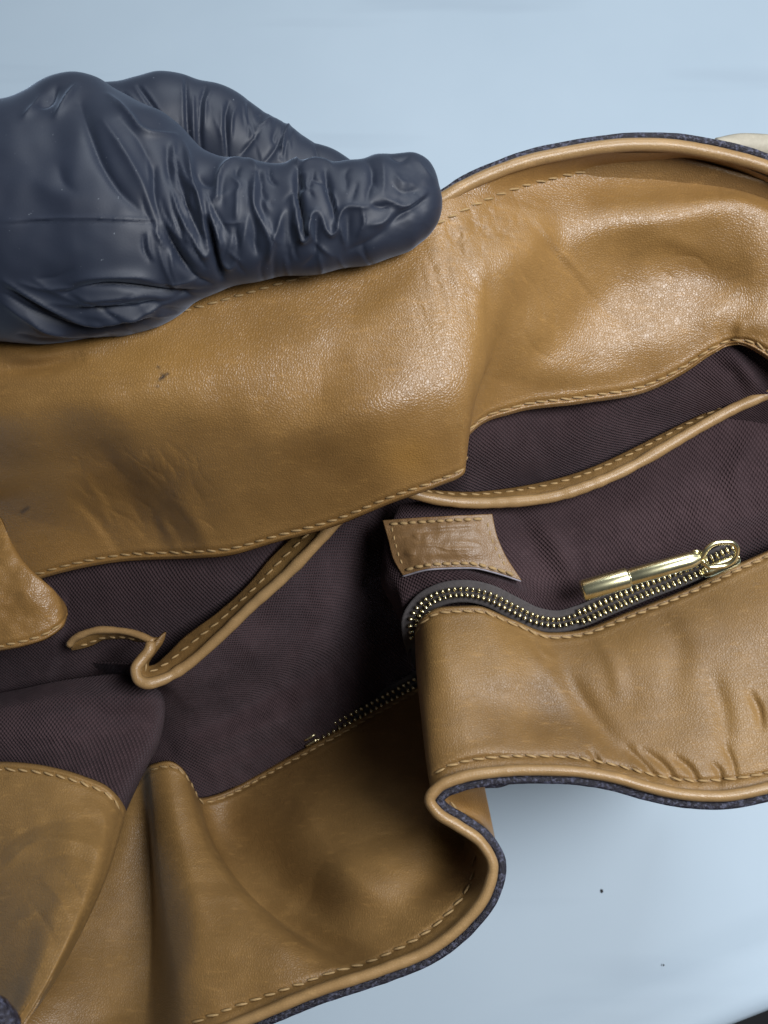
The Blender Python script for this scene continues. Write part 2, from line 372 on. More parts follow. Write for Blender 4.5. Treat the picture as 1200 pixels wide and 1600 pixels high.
# --- back facing: wide leather band along the far rim
rA = [
 [(0,-80,515,25.0),(.1,60,515,24.5),(.25,240,470,24.1),(.4,430,418,23.95),(.52,600,362,23.95),(.58,690,316,24.2),(.62,730,296,24.5),(.66,770,280,24.7),(.72,830,260,24.9),(.8,940,239,25.2),(.87,1050,238,25.4),(.93,1150,257,25.6),(1,1290,320,25.9)],
 [(0,-80,545,24.6),(.1,60,548,24.2),(.25,245,505,23.9),(.4,430,455,23.8),(.52,605,398,23.8),(.58,700,345,24.05),(.62,745,325,24.5),(.66,790,308,25.1),(.72,845,290,25.6),(.8,940,268,26.2),(.87,1050,264,26.4),(.93,1145,280,26.5),(1,1290,345,26.3)],
 [(0,-80,640,24.9),(.1,70,625,24.0),(.25,250,600,23.6),(.4,430,560,23.45),(.52,605,500,23.35),(.58,700,450,23.5),(.62,765,410,24.0),(.66,820,390,24.6),(.72,880,355,25.6),(.8,960,340,25.9),(.87,1050,335,26.0),(.93,1140,320,26.0),(1,1285,370,26.0)],
 [(0,-80,745,27.2),(.1,85,735,26.0),(.25,265,705,24.7),(.4,435,670,23.75),(.52,605,610,23.1),(.57,690,575,23.2),(.595,738,560,23.6),(.61,756,555,24.1),(.625,763,550,24.7),(.645,775,540,25.3),(.7,840,505,25.7),(.76,910,475,26.5),(.83,990,450,26.9),(.9,1085,440,26.9),(1,1280,465,26.4)],
 [(0,-80,845,29.6),(.1,80,830,28.1),(.18,200,802,27.1),(.25,290,796,26.2),(.4,440,760,25.0),(.52,612,700,23.8),(.57,692,668,23.7),(.595,728,655,23.9),(.61,738,648,24.5),(.62,739,640,25.1),(.635,738,628,25.8),(.655,760,608,26.2),(.7,815,585,26.4),(.78,912,560,26.9),(.85,1005,540,27.1),(.9,1070,518,27.1),(.94,1125,495,26.9),(1,1280,525,26.5)],
 [(0,-80,955,30.5),(.06,10,925,29.7),(.1,66,904,29.1),(.18,200,877,28.1),(.25,300,873,27.3),(.32,360,868,26.9),(.4,430,848,26.4),(.47,530,820,25.7),(.52,608,788,25.1),(.57,685,760,24.8),(.595,720,745,24.8),(.608,727,735,25.1),(.62,724,718,25.7),(.635,722,698,26.4),(.65,740,674,26.8),(.7,800,647,27.0),(.78,910,631,27.4),(.85,1010,613,27.6),(.9,1070,583,27.5),(.94,1115,553,27.3),(.965,1150,538,27.2),(1,1280,620,26.8)]]
GA = loft(rA, [0,.08,.3,.58,.82,1], 540, 290)
x, y = GA[..., 0].copy(), GA[..., 1].copy(); uA = np.linspace(0, 1, 540)[None, :]*np.ones((290, 1))
left = 1/(1+np.exp((uA-.612)/.010)); right = 1-left
GA[..., 2] -= left*(creases(x, y, [
   ([(30,600),(120,690),(205,790),(290,868)],46,-.14), ([(150,620),(250,720),(330,830)],40,.08), ([(280,720),(250,790),(262,850)],20,-.06),
   ([(150,690),(215,790),(235,850)],14,-.09), ([(190,720),(240,800),(250,855)],11,-.07), ([(110,770),(160,820),(190,870)],10,-.07), ([(130,740),(170,800)],7,.04),
   ([(265,760),(300,810),(330,862)],15,.10), ([(225,770),(262,830),(280,868)],8,.05), ([(0,575),(60,572),(130,556)],12,-.20), ([(0,540),(60,560),(140,540),(260,500)],14,.10),
   ([(700,330),(720,400),(760,470)],12,-.05), ([(690,360),(700,420),(715,470)],7,-.035), ([(655,370),(680,430),(700,500)],6,-.03), ([(715,330),(760,370),(800,380)],8,-.05),
   ([(730,320),(742,350),(735,375)],5,-.035),([(752,312),(765,345),(772,370)],5,-.035),([(770,300),(790,335),(795,365)],5,-.03),([(705,335),(718,360)],4,-.03),
   ([(760,400),(750,500),(742,600),(735,690)],18,.10)])
   + bumps(x, y, [(470,640,200,60,0,.10),(420,740,130,60,-15,.10),(640,640,120,70,-35,.14),(520,480,150,40,-20,-.05),(120,830,80,40,0,-.08)]))
GA[..., 2] -= right*(creases(x, y, [
   ([(880,378),(960,350),(1060,335),(1170,300)],34,.22), ([(1030,390),(1090,425),(1170,440)],34,-.16), ([(1000,395),(1040,375),(1100,392)],14,.06), ([(860,570),(960,545),(1060,510)],46,.10),
   ([(1180,470),(1140,510),(1135,560)],18,-.12), ([(1160,500),(1150,560)],8,.05), ([(765,440),(768,520),(760,590)],14,-.14), ([(800,600),(900,590),(1000,570)],16,.05),
   ([(800,395),(790,470),(810,540)],22,.10), ([(800,570),(860,572),(900,570)],20,.08), ([(770,590),(840,605),(900,600)],14,-.04)])
   + creases(x, y, [([(812,322),(845,368),(890,425),(940,480),(990,515)],11,-.055), ([(832,335),(870,385),(920,440)],9,.045),
     ([(800,300),(812,325),(806,350)],5,-.035), ([(780,420),(800,470),(795,520)],5,-.025), ([(800,400),(825,450),(820,510)],5,-.025), ([(820,420),(845,470),(850,520)],5,-.025), ([(840,440),(868,490),(866,540)],5,-.025), ([(810,500),(835,545),(870,565)],5,-.025), ([(1120,250),(1122,290),(1128,330)],4,-.02), ([(1050,400),(1080,400),(1110,420)],6,-.03), ([(1030,420),(1060,440)],5,-.02), ([(1120,510),(1130,535),(1150,548)],5,-.03), ([(1165,520),(1155,545)],5,-.03)], True)
   + bumps(x, y, [(960,440,90,60,-20,-.10),(1190,430,40,80,0,.10)]))
mc = []
rs = np.random.RandomState(7)
for k in range(46):                # fine wrinkles fanning from the pinched rim
    cx, cy = 690+rs.rand()*120, 318+rs.rand()*60-(0); an = math.radians(68+rs.randn()*22-(cx-740)*.10); L_ = 16+rs.rand()*34
    cy += (740-cx)*.28; c_, s_ = math.cos(an), math.sin(an)
    mc.append(([(cx,cy),(cx+c_*L_*.5+rs.randn()*4,cy+s_*L_*.5),(cx+c_*L_+rs.randn()*6,cy+s_*L_)],3.2+rs.rand()*2,-.014-.016*rs.rand()))
for k in range(40):                # fine wrinkles along the bulge left of the fold
    cx, cy = 640+rs.rand()*110, 400+rs.rand()*170; an = math.radians(62+rs.randn()*20); L_ = 20+rs.rand()*40
    c_, s_ = math.cos(an), math.sin(an)
    mc.append(([(cx,cy),(cx+c_*L_*.5+rs.randn()*5,cy+s_*L_*.5),(cx+c_*L_+rs.randn()*8,cy+s_*L_)],3+rs.rand()*2,-.008-.010*rs.rand()))
for k in range(44):
    cx, cy = 110+rs.rand()*200, 680+rs.rand()*150; an = math.radians(52+rs.randn()*12); L_ = 30+rs.rand()*50
    c_, s_ = math.cos(an), math.sin(an)
    mc.append(([(cx,cy),(cx+c_*L_*.5+rs.randn()*4,cy+s_*L_*.5),(cx+c_*L_+rs.randn()*6,cy+s_*L_)],3+rs.rand()*3,-.010-.014*rs.rand()))
GA[..., 2] -= creases(x, y, mc, True)
GA[..., 2] -= wobble(x, y, 3, 170, .022, 2)
lineA = inset(GA, 11)
hem(GA, None, 11)
lineA[:, 2] += 0.015
stn = np.zeros(x.shape)
d, t, s_ = polydist(x, y, [(247,574),(252,582),(256,588),(250,593),(246,603)]); stn = np.maximum(stn, np.clip(1.3-d/3.3, 0, 1)*1.1*(.55+.45*np.sin(y/3.1))*left*0.95)
d, t, s_ = polydist(x, y, [(256,587),(262,584)]); stn = np.maximum(stn, np.clip(1.3-d/3.0, 0, 1)*.9*left*.9)
d, t, s_ = polydist(x, y, [(34,800),(44,794)]); stn = np.maximum(stn, np.clip(1.1-d/4.5, 0, 1)*left*.7)
stn += left*(bumps(x, y, [(225,790,70,26,50,.16),(290,840,40,30,40,.14),(255,585,50,30,0,.05)])-bumps(x, y, [(640,715,40,32,0,.35),(290,560,120,40,-10,.25)]))
back = part(sheet('back_facing', GA, M_leather, bag, 0.14, stn))
stitches(lineA, M_thread, back, 19.5, 16)
seam = inset(GA, 27, 'top', 0.262, 0.80, up=0.02); seamR = seam.copy()
stitches(seam, M_thread, back, 21, 16, seed=8)

rim_back = [(-80,515,24.9),(60,510,24.6),(150,492,24.4),(280,458,24.4),(430,412,24.4),(560,372,24.4),(640,338,24.4),(695,309,24.4),(720,294,24.45),(765,273,24.6),(825,252,24.8),(880,240,24.9),(940,230,25.0),(1000,226,25.1),(1050,228,25.2),(1100,236,25.3),(1150,247,25.4),(1200,262,25.5),(1290,315,25.8)]
part(tube('piping', rim_back, ring(.17, .20), M_piping, bag, wob=.02))
band_back = [(-80,508,25.2),(60,502,24.95),(280,448,24.8),(430,402,24.8),(560,362,24.8),(640,328,24.8),(695,300,24.8),(720,283,24.9),(765,262,25.05),(825,240,25.2),(880,228,25.3),(940,218,25.35),(1000,213,25.4),(1050,214,25.4),(1100,221,25.5),(1150,231,25.6),(1200,247,25.7),(1290,300,25.9)]
part(tube('edge_band', band_back, [(-.10,.10),(.0,.14),(.11,.08),(.13,-.05),(.10,-.5),(-.10,-.5)], M_edge, bag, wob=.035, seed=5))
GX = loft([[(0,-80,512,25.3),(.25,240,462,25.0),(.5,600,352,25.0),(.62,740,280,25.1),(.8,940,226,25.6),(1,1290,310,26.1)],
           [(0,-80,640,26.0),(.25,240,600,25.3),(.5,600,500,25.1),(.62,760,420,25.9),(.8,950,345,27.2),(1,1290,380,27.4)],
           [(0,-80,760,31),(.25,240,720,31),(.5,600,640,31),(.62,760,580,31),(.8,950,520,31.5),(1,1290,520,31.5)],
           [(0,-80,900,39),(.25,240,860,39.2),(.5,600,800,39.6),(.62,760,760,40),(.8,950,740,40),(1,1290,740,40)]], [0,.25,.6,1], 90, 50)
part(sheet('outer_panel', GX, M_leather_soft, bag, 0.12))
# strap lying behind the far rim
part(tube('strap', [(1120,236,26.6),(1160,229,26.8),(1200,231,27.0),(1260,250,27.3),(1330,300,28)], ring(.35,.22), M_strap, bag))

# --- linings
def lining(name, rows, vs, nu, nv, cr=(), bp=(), wob=.03, seed=5, thick=.06, mat=None):
    G = loft(rows, vs, nu, nv); a, b = G[..., 0].copy(), G[..., 1].copy()
    G[..., 2] -= creases(a, b, cr)+bumps(a, b, bp)+wobble(a, b, seed, 120, wob, 3)
    return part(sheet(name, G, mat or M_canvas, bag, thick)), G
lb, GLb = lining('back_lining', [
  [(0,-80,880,31.0),(.15,80,820,29.6),(.35,360,780,27.2),(.5,600,700,27.5),(.6,735,600,27.3),(.75,900,560,27.9),(.9,1100,500,27.6),(1,1280,560,27.4)],
  [(0,-80,960,31.2),(.15,80,920,29.8),(.35,330,900,28.5),(.5,600,800,30.4),(.6,735,690,27.5),(.75,900,660,28.2),(.9,1110,590,27.9),(1,1280,610,27.8)],
  [(0,-80,1060,31.8),(.15,85,1030,31.0),(.35,330,1000,31.8),(.5,600,900,33.2),(.6,735,780,29.6),(.75,900,740,29.7),(.9,1110,660,29.2),(1,1280,680,29.0)],
  [(0,-80,1180,34),(.15,85,1160,35),(.35,330,1150,37),(.5,600,1050,36.5),(.6,735,900,34.5),(.75,900,850,34),(.9,1110,780,33.5),(1,1280,780,33)]], [0,.3,.62,1], 240, 110,
  cr=[([(100,950),(90,1010),(70,1085)],9,.14,.16), ([(1140,535),(1165,575),(1200,612)],9,.12,.14), ([(1075,590),(1040,630),(1000,650)],20,.10), ([(730,720),(850,690),(1000,640)],26,.08), ([(260,880),(270,930),(300,960)],22,-.10), ([(390,870),(400,920),(330,980)],14,.10), ([(1110,560),(1150,590),(1170,640)],10,-.10), ([(150,900),(190,960)],18,.06)])
# pocket front and floor, left side (deep)
lp, GLp = lining('pocket_panel', [
  [(0,60,1045,32.4),(.12,130,1036,31.8),(.25,215,1040,28.9),(.32,250,1060,28.8),(.45,340,985,29.2),(.6,460,878,29.2),(.72,540,800,29.2),(.85,640,770,30.0),(1,760,740,31)],
  [(0,120,1070,32),(.12,170,1060,31.8),(.25,245,1085,30.2),(.32,275,1085,30.0),(.45,370,1020,30.2),(.6,490,925,30.6),(.72,570,850,31),(.85,660,820,32),(1,760,800,33)],
  [(0,160,1150,33.5),(.12,200,1150,33.2),(.25,262,1150,32.6),(.32,300,1145,32.4),(.45,410,1085,32.6),(.6,520,1020,33),(.72,590,970,33.4),(.85,670,940,34),(1,760,900,35)],
  [(0,190,1260,35),(.12,230,1260,34.6),(.25,290,1262,34.0),(.32,320,1252,33.8),(.45,415,1208,34.2),(.6,520,1155,34.6),(.72,590,1112,34.8),(.85,660,1070,35),(1,760,1030,35.5)]], [0,.18,.6,1], 200, 140,
  cr=[([(260,1105),(330,1080),(400,1060)],14,-.35), ([(275,1130),(350,1120),(440,1070),(560,1020)],26,-.50), ([(300,1170),(400,1140),(520,1080)],18,.22), ([(420,930),(380,1000),(330,1050)],14,-.16), ([(480,880),(470,960),(440,1010)],16,-.18), ([(330,1210),(380,1190),(440,1165)],8,.10), ([(450,900),(450,980),(400,1050)],26,.10), ([(530,900),(500,990),(440,1080)],22,.16), ([(560,960),(560,1040),(500,1090)],24,-.16), ([(350,1000),(420,1030)],20,.10), ([(280,1180),(330,1160),(420,1130)],14,.12)],
  bp=[(600,900,40,120,0,-.3)], wob=.07)
# left gusset lining, nearer fold
lg, GLg = lining('side_lining', [
  [(0,-80,1095,31),(.3,20,1078,30.6),(.6,110,1060,30.2),(.85,200,1052,30.4),(.93,238,1060,31),(1,245,1075,32.5)],
  [(0,-80,1120,29.2),(.3,20,1105,29.0),(.6,120,1090,28.8),(.85,225,1090,28.9),(.95,258,1102,29.6),(1,258,1110,31.5)],
  [(0,-80,1160,28.9),(.3,20,1160,28.4),(.6,115,1150,28.0),(.85,215,1150,28.4),(.95,250,1155,29.4),(1,248,1160,31.5)],
  [(0,-80,1230,29.0),(.3,10,1220,28.5),(.6,95,1225,28.1),(.85,180,1232,28.3),(.95,212,1230,29.3),(1,212,1235,31.5)],
  [(0,-80,1330,30.5),(.3,0,1320,29.6),(.6,85,1320,28.9),(.85,150,1320,28.6),(.95,172,1320,29.8),(1,172,1325,31.5)]], [0,.15,.4,.7,1], 130, 110,
  cr=[([(0,1120),(100,1100),(200,1120),(245,1120)],14,-.16), ([(20,1190),(120,1160),(230,1130)],16,.16), ([(60,1230),(140,1200),(220,1160)],10,-.12), ([(0,1165),(70,1150),(150,1150)],10,.08), ([(0,1085),(90,1068),(200,1056)],8,.08)], wob=.03)
# right pocket front: the raised mound under the zip
rL3 = [
  [(0,668,800,32.5),(.06,628,795,30.2),(.12,622,790,29.2),(.25,690,782,28.8),(.4,800,784,28.8),(.55,900,768,28.9),(.7,1000,724,29.0),(.85,1110,660,29.0),(1,1280,580,29)],
  [(0,650,860,33),(.05,602,855,30.4),(.1,600,848,29.0),(.2,660,838,28.2),(.4,790,838,28.3),(.55,900,830,28.7),(.7,1000,800,28.8),(.85,1110,740,28.9),(1,1280,690,28.8)],
  [(0,650,920,33),(.04,595,905,30.4),(.1,604,893,28.9),(.2,670,875,28.0),(.4,790,890,28.3),(.55,900,890,28.6),(.7,1000,868,28.6),(.85,1120,815,28.6),(1,1280,760,28.5)],
  [(0,665,985,33),(.04,625,972,30.4),(.1,625,938,28.7),(.16,655,912,28.2),(.25,725,900,27.9),(.36,800,925,28.1),(.45,850,948,28.3),(.55,910,945,28.3),(.7,1010,905,28.3),(.85,1120,860,28.2),(1,1280,800,28)],
  [(0,665,1045,33.5),(.04,640,1040,31.5),(.1,640,1010,29.9),(.16,668,985,29.6),(.25,735,975,29.3),(.36,802,995,29.5),(.45,852,1020,29.7),(.55,915,1015,29.7),(.7,1015,975,29.6),(.85,1130,930,29.5),(1,1290,870,29.2)]]
m3, GL3 = lining('pocket_panel', rL3, [0,.24,.5,.8,1], 260, 160,
  cr=[([(800,800),(830,850),(850,900)],22,-.22), ([(845,820),(880,870),(900,920)],16,.16), ([(900,850),(960,840),(1030,800)],14,-.10), ([(1180,680),(1150,740),(1160,800)],14,.12), ([(620,830),(640,880),(700,905),(760,900)],20,.06), ([(1200,740),(1120,790),(1000,860)],26,.05), ([(950,780),(1000,800),(1080,790)],20,-.05)], seed=9, wob=.02)

# --- slip pocket trims
def trim(front, inner, r, st, seed=2, st_pitch=20):
    root = part(tube('pocket_trim', front, ring(r, r*1.05), M_piping, bag, wob=.05, seed=seed))
    n = 120
    a = curve(front, n=n); b = curve(inner, n=n)
    v = np.linspace(0, 1, 16)[:, None, None]
    G = a[None]*(1-v)+b[None]*v
    G[..., 2] += 0.10-0.12*np.sin(np.pi*np.linspace(0, 1, 16))[:, None]+wobble(G[..., 0], G[..., 1], seed, 60, .02, 2)
    o = sheet('trim_binding', G, M_leather_soft, root, 0.1); o.parent = root; o.matrix_parent_inverse = bag_inv
    o.matrix_parent_inverse = Matrix.Identity(4)
    sline = G[int(16*st)].copy(); sline[:, 2] -= .03
    stitches(sline[3:-3], M_thread, root, st_pitch, st_pitch*.72, seed=seed, lift=.02)
    return root
trim([(560,780,27.2),(520,822,27.3),(480,865,27.5),(440,905,27.75),(395,945,28.0),(340,998,28.3),(284,1045,28.4),(254,1062,28.2),(230,1068,28.0),(215,1060,28.0),(212,1046,28.1),(222,1030,28.3),(234,1014,28.4),(236,1004,28.5)],
     [(520,775,27.9),(480,818,28.0),(446,848,28.2),(418,876,28.4),(390,910,28.7),(340,956,29.0),(284,998,29.3),(258,1024,29.2),(240,1038,29.0),(232,1040,28.8),(234,1034,28.7),(244,1020,28.6),(256,1002,28.6),(260,988,28.6)], .165, .62)
trim([(240,1003,28.5),(222,994,28.6),(192,986,28.8),(160,984,29.0),(132,990,29.2),(114,1000,29.4),(108,1008,29.5)],
     [(250,1000,28.8),(222,1004,29.2),(192,999,29.6),(165,1000,29.8),(142,1010,29.9),(124,1015,29.9),(112,1017,29.9)], .11, .7, seed=6, st_pitch=15)
trim([(600,750,27.6),(645,771,27.7),(700,783,27.9),(750,786,28.0),(800,784,27.95),(860,777,27.9),(920,759,27.9),(980,733,28.0),(1040,699,28.1),(1100,664,28.2),(1150,637,28.2),(1200,616,28.1),(1290,585,28)],
     [(610,745,28.2),(660,763,28.3),(735,768,28.6),(790,763,28.8),(850,752,28.8),(910,735,28.8),(970,709,28.8),(1020,684,28.8),(1060,664,28.8),(1100,645,28.8),(1150,622,28.7),(1200,602,28.6),(1290,570,28.5)], .165, .7, seed=4, st_pitch=18)

# --- leather tab on the pocket panel
rT = [[(0,598,813,28.25),(.3,650,809,27.85),(.6,705,806,27.7),(1,769,803,27.9)],
      [(0,606,842,28.1),(.3,655,842,27.6),(.6,712,840,27.5),(1,777,838,27.8)],
      [(0,614,872,28.0),(.3,662,868,27.5),(.6,722,864,27.4),(1,790,868,27.75)],
      [(0,629,899,28.0),(.3,675,888,27.5),(.6,735,886,27.45),(.8,775,894,27.6),(1,815,907,27.8)]]
GT = loft(rT, [0,.35,.65,1], 110, 64); GT[..., 2] += .22; a, b = GT[..., 0].copy(), GT[..., 1].copy()
GT[..., 2] -= creases(a, b, [([(625,826),(690,822),(752,818)],4,.035), ([(640,834),(700,828),(755,825)],3,-.03), ([(648,852),(680,852),(700,858),(750,857)],3,.04), ([(630,865),(650,866)],3,.03), ([(700,846),(740,848),(752,852)],3,.03), ([(622,880),(700,874),(790,880)],8,-.05), ([(625,840),(640,838),(655,848)],3,-.025)])+wobble(a, b, 4, 40, .012, 2)
tab = part(sheet('leather_tab', GT, leather('tab_leather', (0.235, 0.130, 0.048), (0.17, 0.09, 0.033), rough=0.5, grain=.8), bag, .12))
for c in (inset(GT, 7, 'top', .03, .97, 3), inset(GT, 7, 'bottom', .03, .97, 3)): stitches(c, M_thread, tab, 14.5, 12.5, w=.05, slant=.1)
for k in (7, 102): 
    c = GT[6:-6, k].copy(); c[:, 2] -= .01; stitches(c, M_thread, tab, 13, 7, w=.03, lift=.005)
eT = GT[-1, ::4].copy(); eT[:, 1] += 1.5; eT[:, 2] += .05
e = tube('raw_edge', eT, ring(.03,.06,8), M_raw, tab)

# --- zip
zR = [(660,1040,32.0),(654,1015,30.2),(648,995,28.8),(646,975,28.2),(660,948,27.9),(690,930,27.65),(725,925,27.55),(760,931,27.55),(800,950,27.7),(838,968,27.9),(870,973,27.95),(905,965,27.95),(950,946,27.9),(1010,921,27.85),(1070,898,27.8),(1120,876,27.75),(1150,862,27.7)]
zipr = bpy.data.objects.new('zip', None); COL.objects.link(zipr); zipr.parent = bag; zipr.matrix_parent_inverse = bag_inv
def tape(pts, up, dn, parent):
    c = curve(pts, step=4); T = np.gradient(c[:, :2], axis=0); T /= np.linalg.norm(T, axis=1)[:, None]; Nn = np.stack([T[:, 1], -T[:, 0]], 1)
    v = np.linspace(-dn, up, 14); G = np.repeat(c[None], 14, 0)
    for i, q in enumerate(v): G[i, :, :2] += Nn*q; G[i, :, 2] += .14+ .05*abs(q)/20
    return sheet('zip_tape', G, M_tape, parent, .05)
tape(zR, 19, 16, zipr)
tb = bmesh.new()
bmesh.ops.create_uvsphere(tb, u_segments=8, v_segments=6, radius=1.0)
for v in tb.verts:
    v.co.x *= .056; v.co.y *= .088; v.co.z *= .085
    if v.co.y > 0: v.co.x *= 1.15; v.co.z *= 1.12
tme = bpy.data.meshes.new('tooth'); tb.to_mesh(tme); tb.free(); tme.transform(Matrix.Scale(.01, 4)); tme.materials.append(M_tooth)
tme.polygons.foreach_set('use_smooth', [True]*len(tme.polygons))
def teeth(pts, pitch, parent, off=7.0, scale=1.0, s0=0.0):
    c = curve(pts, step=1.0); s = np.r_[0, np.cumsum(np.linalg.norm(np.diff(c[:, :2], axis=0), axis=1))]
    P = w3(c); T, N, B = frames(P); k = 0; a = s0
    while a < s[-1]:
        i = int(np.searchsorted(s, a)); i = min(i, len(c)-1)
        for sd in (-1, 1):
            i2 = min(i+(int(pitch*.22) if sd > 0 else 0), len(c)-1)
            o = bpy.data.objects.new('tooth', tme); COL.objects.link(o); o.parent = parent
            R = Matrix((B[i2]*sd, T[i2], N[i2])).transposed()     # x along? rebuilt below
            X, Y, Z = T[i2], B[i2]*sd, N[i2]
            if np.dot(np.cross(X, Y), Z) < 0: X = -X
            m = Matrix(((X[0],Y[0],Z[0],0),(X[1],Y[1],Z[1],0),(X[2],Y[2],Z[2],0),(0,0,0,1)))
            o.matrix_parent_inverse = Matrix.Identity(4) if parent is not zipr else Matrix.Identity(4)
            loc = P[i2]+B[i2]*sd*off*(1.5 if c[i2, 0] > 905 else 1.0)*c[i2, 2]/FPX*.01
            m.translation = Vector(loc)
            o.matrix_local = m @ Matrix.Scale(scale, 4) @ Matrix.Diagonal((1, 1.55 if c[i2, 0] > 905 else 1.0, 1, 1))
        a += pitch
teeth(zR[2:], 9.0, zipr, off=4.9, scale=.92)
zL = [(668,1055,34.2),(640,1072,34.3),(600,1094,34.4),(560,1116,34.4),(520,1137,34.4),(490,1153,34.3)]
tape([(672,1052,34.2)]+zL[1:]+[(470,1164,34.3)], 20, 16, zipr)
teeth(zL, 9.4, zipr, off=5.0, scale=1.15)
for dx in (0, 1):
    tube('zip_stop', [(476+dx*2, 1157+dx*9, 34.15), (493+dx*3, 1147+dx*8, 34.15)], ring(.055,.07,8), M_tooth, zipr)
# slider and pull
slider = bpy.data.objects.new('zip_slider', None); COL.objects.link(slider); slider.parent = bag; slider.matrix_parent_inverse = bag_inv
def lathe(name, p0, p1, prof, mat, parent, k=28):
    q0, q1 = w3(p0), w3(p1); T = q1-q0; L = np.linalg.norm(T); T /= L
    U = np.cross(T, [0.3, 0.1, 1]); U /= np.linalg.norm(U); Vv = np.cross(T, U); V, F = [], []
    for t, r in prof:
        for i in range(k):
            an = 2*math.pi*i/k; V.append(q0+T*L*t+(U*math.cos(an)+Vv*math.sin(an))*r*.01)
    for j in range(len(prof)-1):
        for i in range(k): F.append((j*k+i, j*k+(i+1) % k, j*k+k+(i+1) % k, j*k+k+i))
    me = bpy.data.meshes.new(name); me.from_pydata([tuple(v) for v in V], [], F+[tuple(range(k))[::-1], tuple(range((len(prof)-1)*k, len(prof)*k))])
    bm = bmesh.new(); bm.from_mesh(me); bmesh.ops.recalc_face_normals(bm, faces=bm.faces); bm.to_mesh(me); bm.free()
    return obj(name, me, mat, parent)
rc = .30
lathe('pull_barrel', (909,923,27.15), (1104,868,27.0),
      [(0,rc*.80),(.004,rc*.92),(.018,rc),(.36,rc),(.372,rc*.98),(.376,rc*.80),(.384,rc*.78),(.39,rc*.82),(.86,rc*.80),(.90,rc*.72),(.95,rc*.45),(.98,rc*.34),(1.0,rc*.30)], M_brass, slider)
tube('pull_loop', [(1096,872,26.95),(1104,858,26.8),(1121,848,26.75),(1141,847,26.75),(1152,858,26.85),(1148,873,27.0),(1131,884,27.1),(1109,886,27.1),(1097,876,27.0)], ring(.075,.10,10), M_brass, slider, step=2)
lathe('slider_body', (1096,896,27.85), (1156,872,27.75), [(0,.08),(.05,.15),(.2,.19),(.8,.18),(.95,.13),(1,.08)], M_brass, slider)
tube('pull_bridge', [(1078,866,27.15),(1088,862,27.0),(1099,864,27.15)], ring(.07,.07,8), M_brass, slider, step=2)

# --- near facing, right panel
rN1 = [
 [(0,700,1010,31),(.04,662,1000,29.4),(.07,648,990,28.4),(.1,655,970,27.8),(.16,690,948,27.4),(.24,740,946,27.3),(.34,800,967,27.5),(.44,860,988,27.7),(.52,905,984,27.7),(.64,980,956,27.6),(.8,1090,912,27.5),(.9,1160,878,27.4),(1,1290,820,27.3)],
 [(0,700,1060,30.5),(.04,662,1050,28.8),(.07,650,1040,27.6),(.11,662,1020,26.8),(.17,700,1008,26.4),(.26,765,1010,26.4),(.36,830,1025,26.6),(.46,885,1035,26.7),(.56,945,1025,26.6),(.68,1020,1000,26.5),(.82,1110,965,26.4),(1,1290,890,26.3)],
 [(0,705,1140,29.5),(.04,672,1130,27.8),(.07,658,1122,26.4),(.11,672,1112,25.7),(.18,720,1104,25.5),(.28,790,1110,25.7),(.38,860,1118,25.9),(.5,940,1116,25.8),(.62,1010,1105,25.7),(.75,1080,1090,25.6),(.87,1160,1065,25.5),(1,1290,1040,25.5)],
 [(0,715,1225,28),(.04,684,1215,26.4),(.07,668,1206,25.2),(.11,684,1192,24.8),(.19,735,1176,24.7),(.3,810,1172,24.8),(.4,880,1172,24.9),(.52,955,1182,24.9),(.64,1025,1196,24.8),(.77,1095,1198,24.7),(.88,1165,1188,24.7),(1,1290,1160,24.7)],
 [(0,712,1262,26.5),(.04,690,1252,25.4),(.07,674,1240,24.6),(.11,690,1224,24.4),(.19,745,1206,24.4),(.3,820,1200,24.4),(.4,885,1202,24.5),(.52,960,1214,24.5),(.64,1030,1232,24.4),(.77,1095,1240,24.4),(.88,1165,1234,24.4),(1,1290,1205,24.5)]]
GN = loft(rN1, [0,.16,.5,.84,1], 330, 170); a, b = GN[..., 0].copy(), GN[..., 1].copy()
GN[..., 2] -= 1.5*creases(a, b, [
  ([(850,1010),(890,1070),(940,1140),(985,1190)],18,-.14), ([(800,990),(850,1030),(910,1120)],22,.08), ([(975,1165),(1000,1190),(1032,1225)],8,-.09), ([(1000,1170),(1040,1200),(1058,1228)],7,-.08), ([(985,1185),(1010,1210),(1020,1222)],6,.05),
  ([(1050,1180),(1080,1205),(1092,1228)],7,-.08), ([(1110,1190),(1125,1210),(1122,1230)],6,-.06), ([(1130,1160),(1145,1195),(1150,1222)],6,-.05), ([(920,1170),(932,1190),(930,1200)],6,-.06), ([(1170,1080),(1185,1110),(1190,1140)],7,-.08), ([(1110,1050),(1130,1120),(1135,1180)],16,-.08),
  ([(700,1030),(760,1060),(860,1060)],26,.05), ([(670,1140),(760,1130),(880,1150)],40,.08), ([(1000,1100),(1060,1080),(1120,1090)],40,.08), ([(930,990),(960,1040),(970,1090)],14,.06), ([(1030,960),(1060,1020),(1050,1080)],22,-.07), ([(780,965),(830,1000),(850,1030)],8,-.06), ([(840,1000),(850,1020),(870,1030)],5,.04),
  ([(680,1200),(720,1180),(790,1165)],12,.05)])+wobble(a, b, 8, 150, .025, 2)
lnT = inset(GN, 9, 'top', .075, 1); hem(GN, None, 9, 'top', puff=.06, edge=.12)
lnB = inset(GN, 20, 'bottom', .09, 1)
L = GN[::-1]; dB = np.concatenate([np.zeros((1, 330)), np.cumsum(np.linalg.norm(np.diff(L[..., :2], axis=0), axis=2), 0)], 0)
L[..., 2] += .07*np.exp(-((dB-20)/5)**2)
near = part(sheet('front_facing', GN, M_leather_soft, bag, .14))
stitches(lnT, M_thread, near, 18, 15, lift=.02, w=.035); stitches(lnB+[0, 0, .05], M_thread, near, 21, 17)

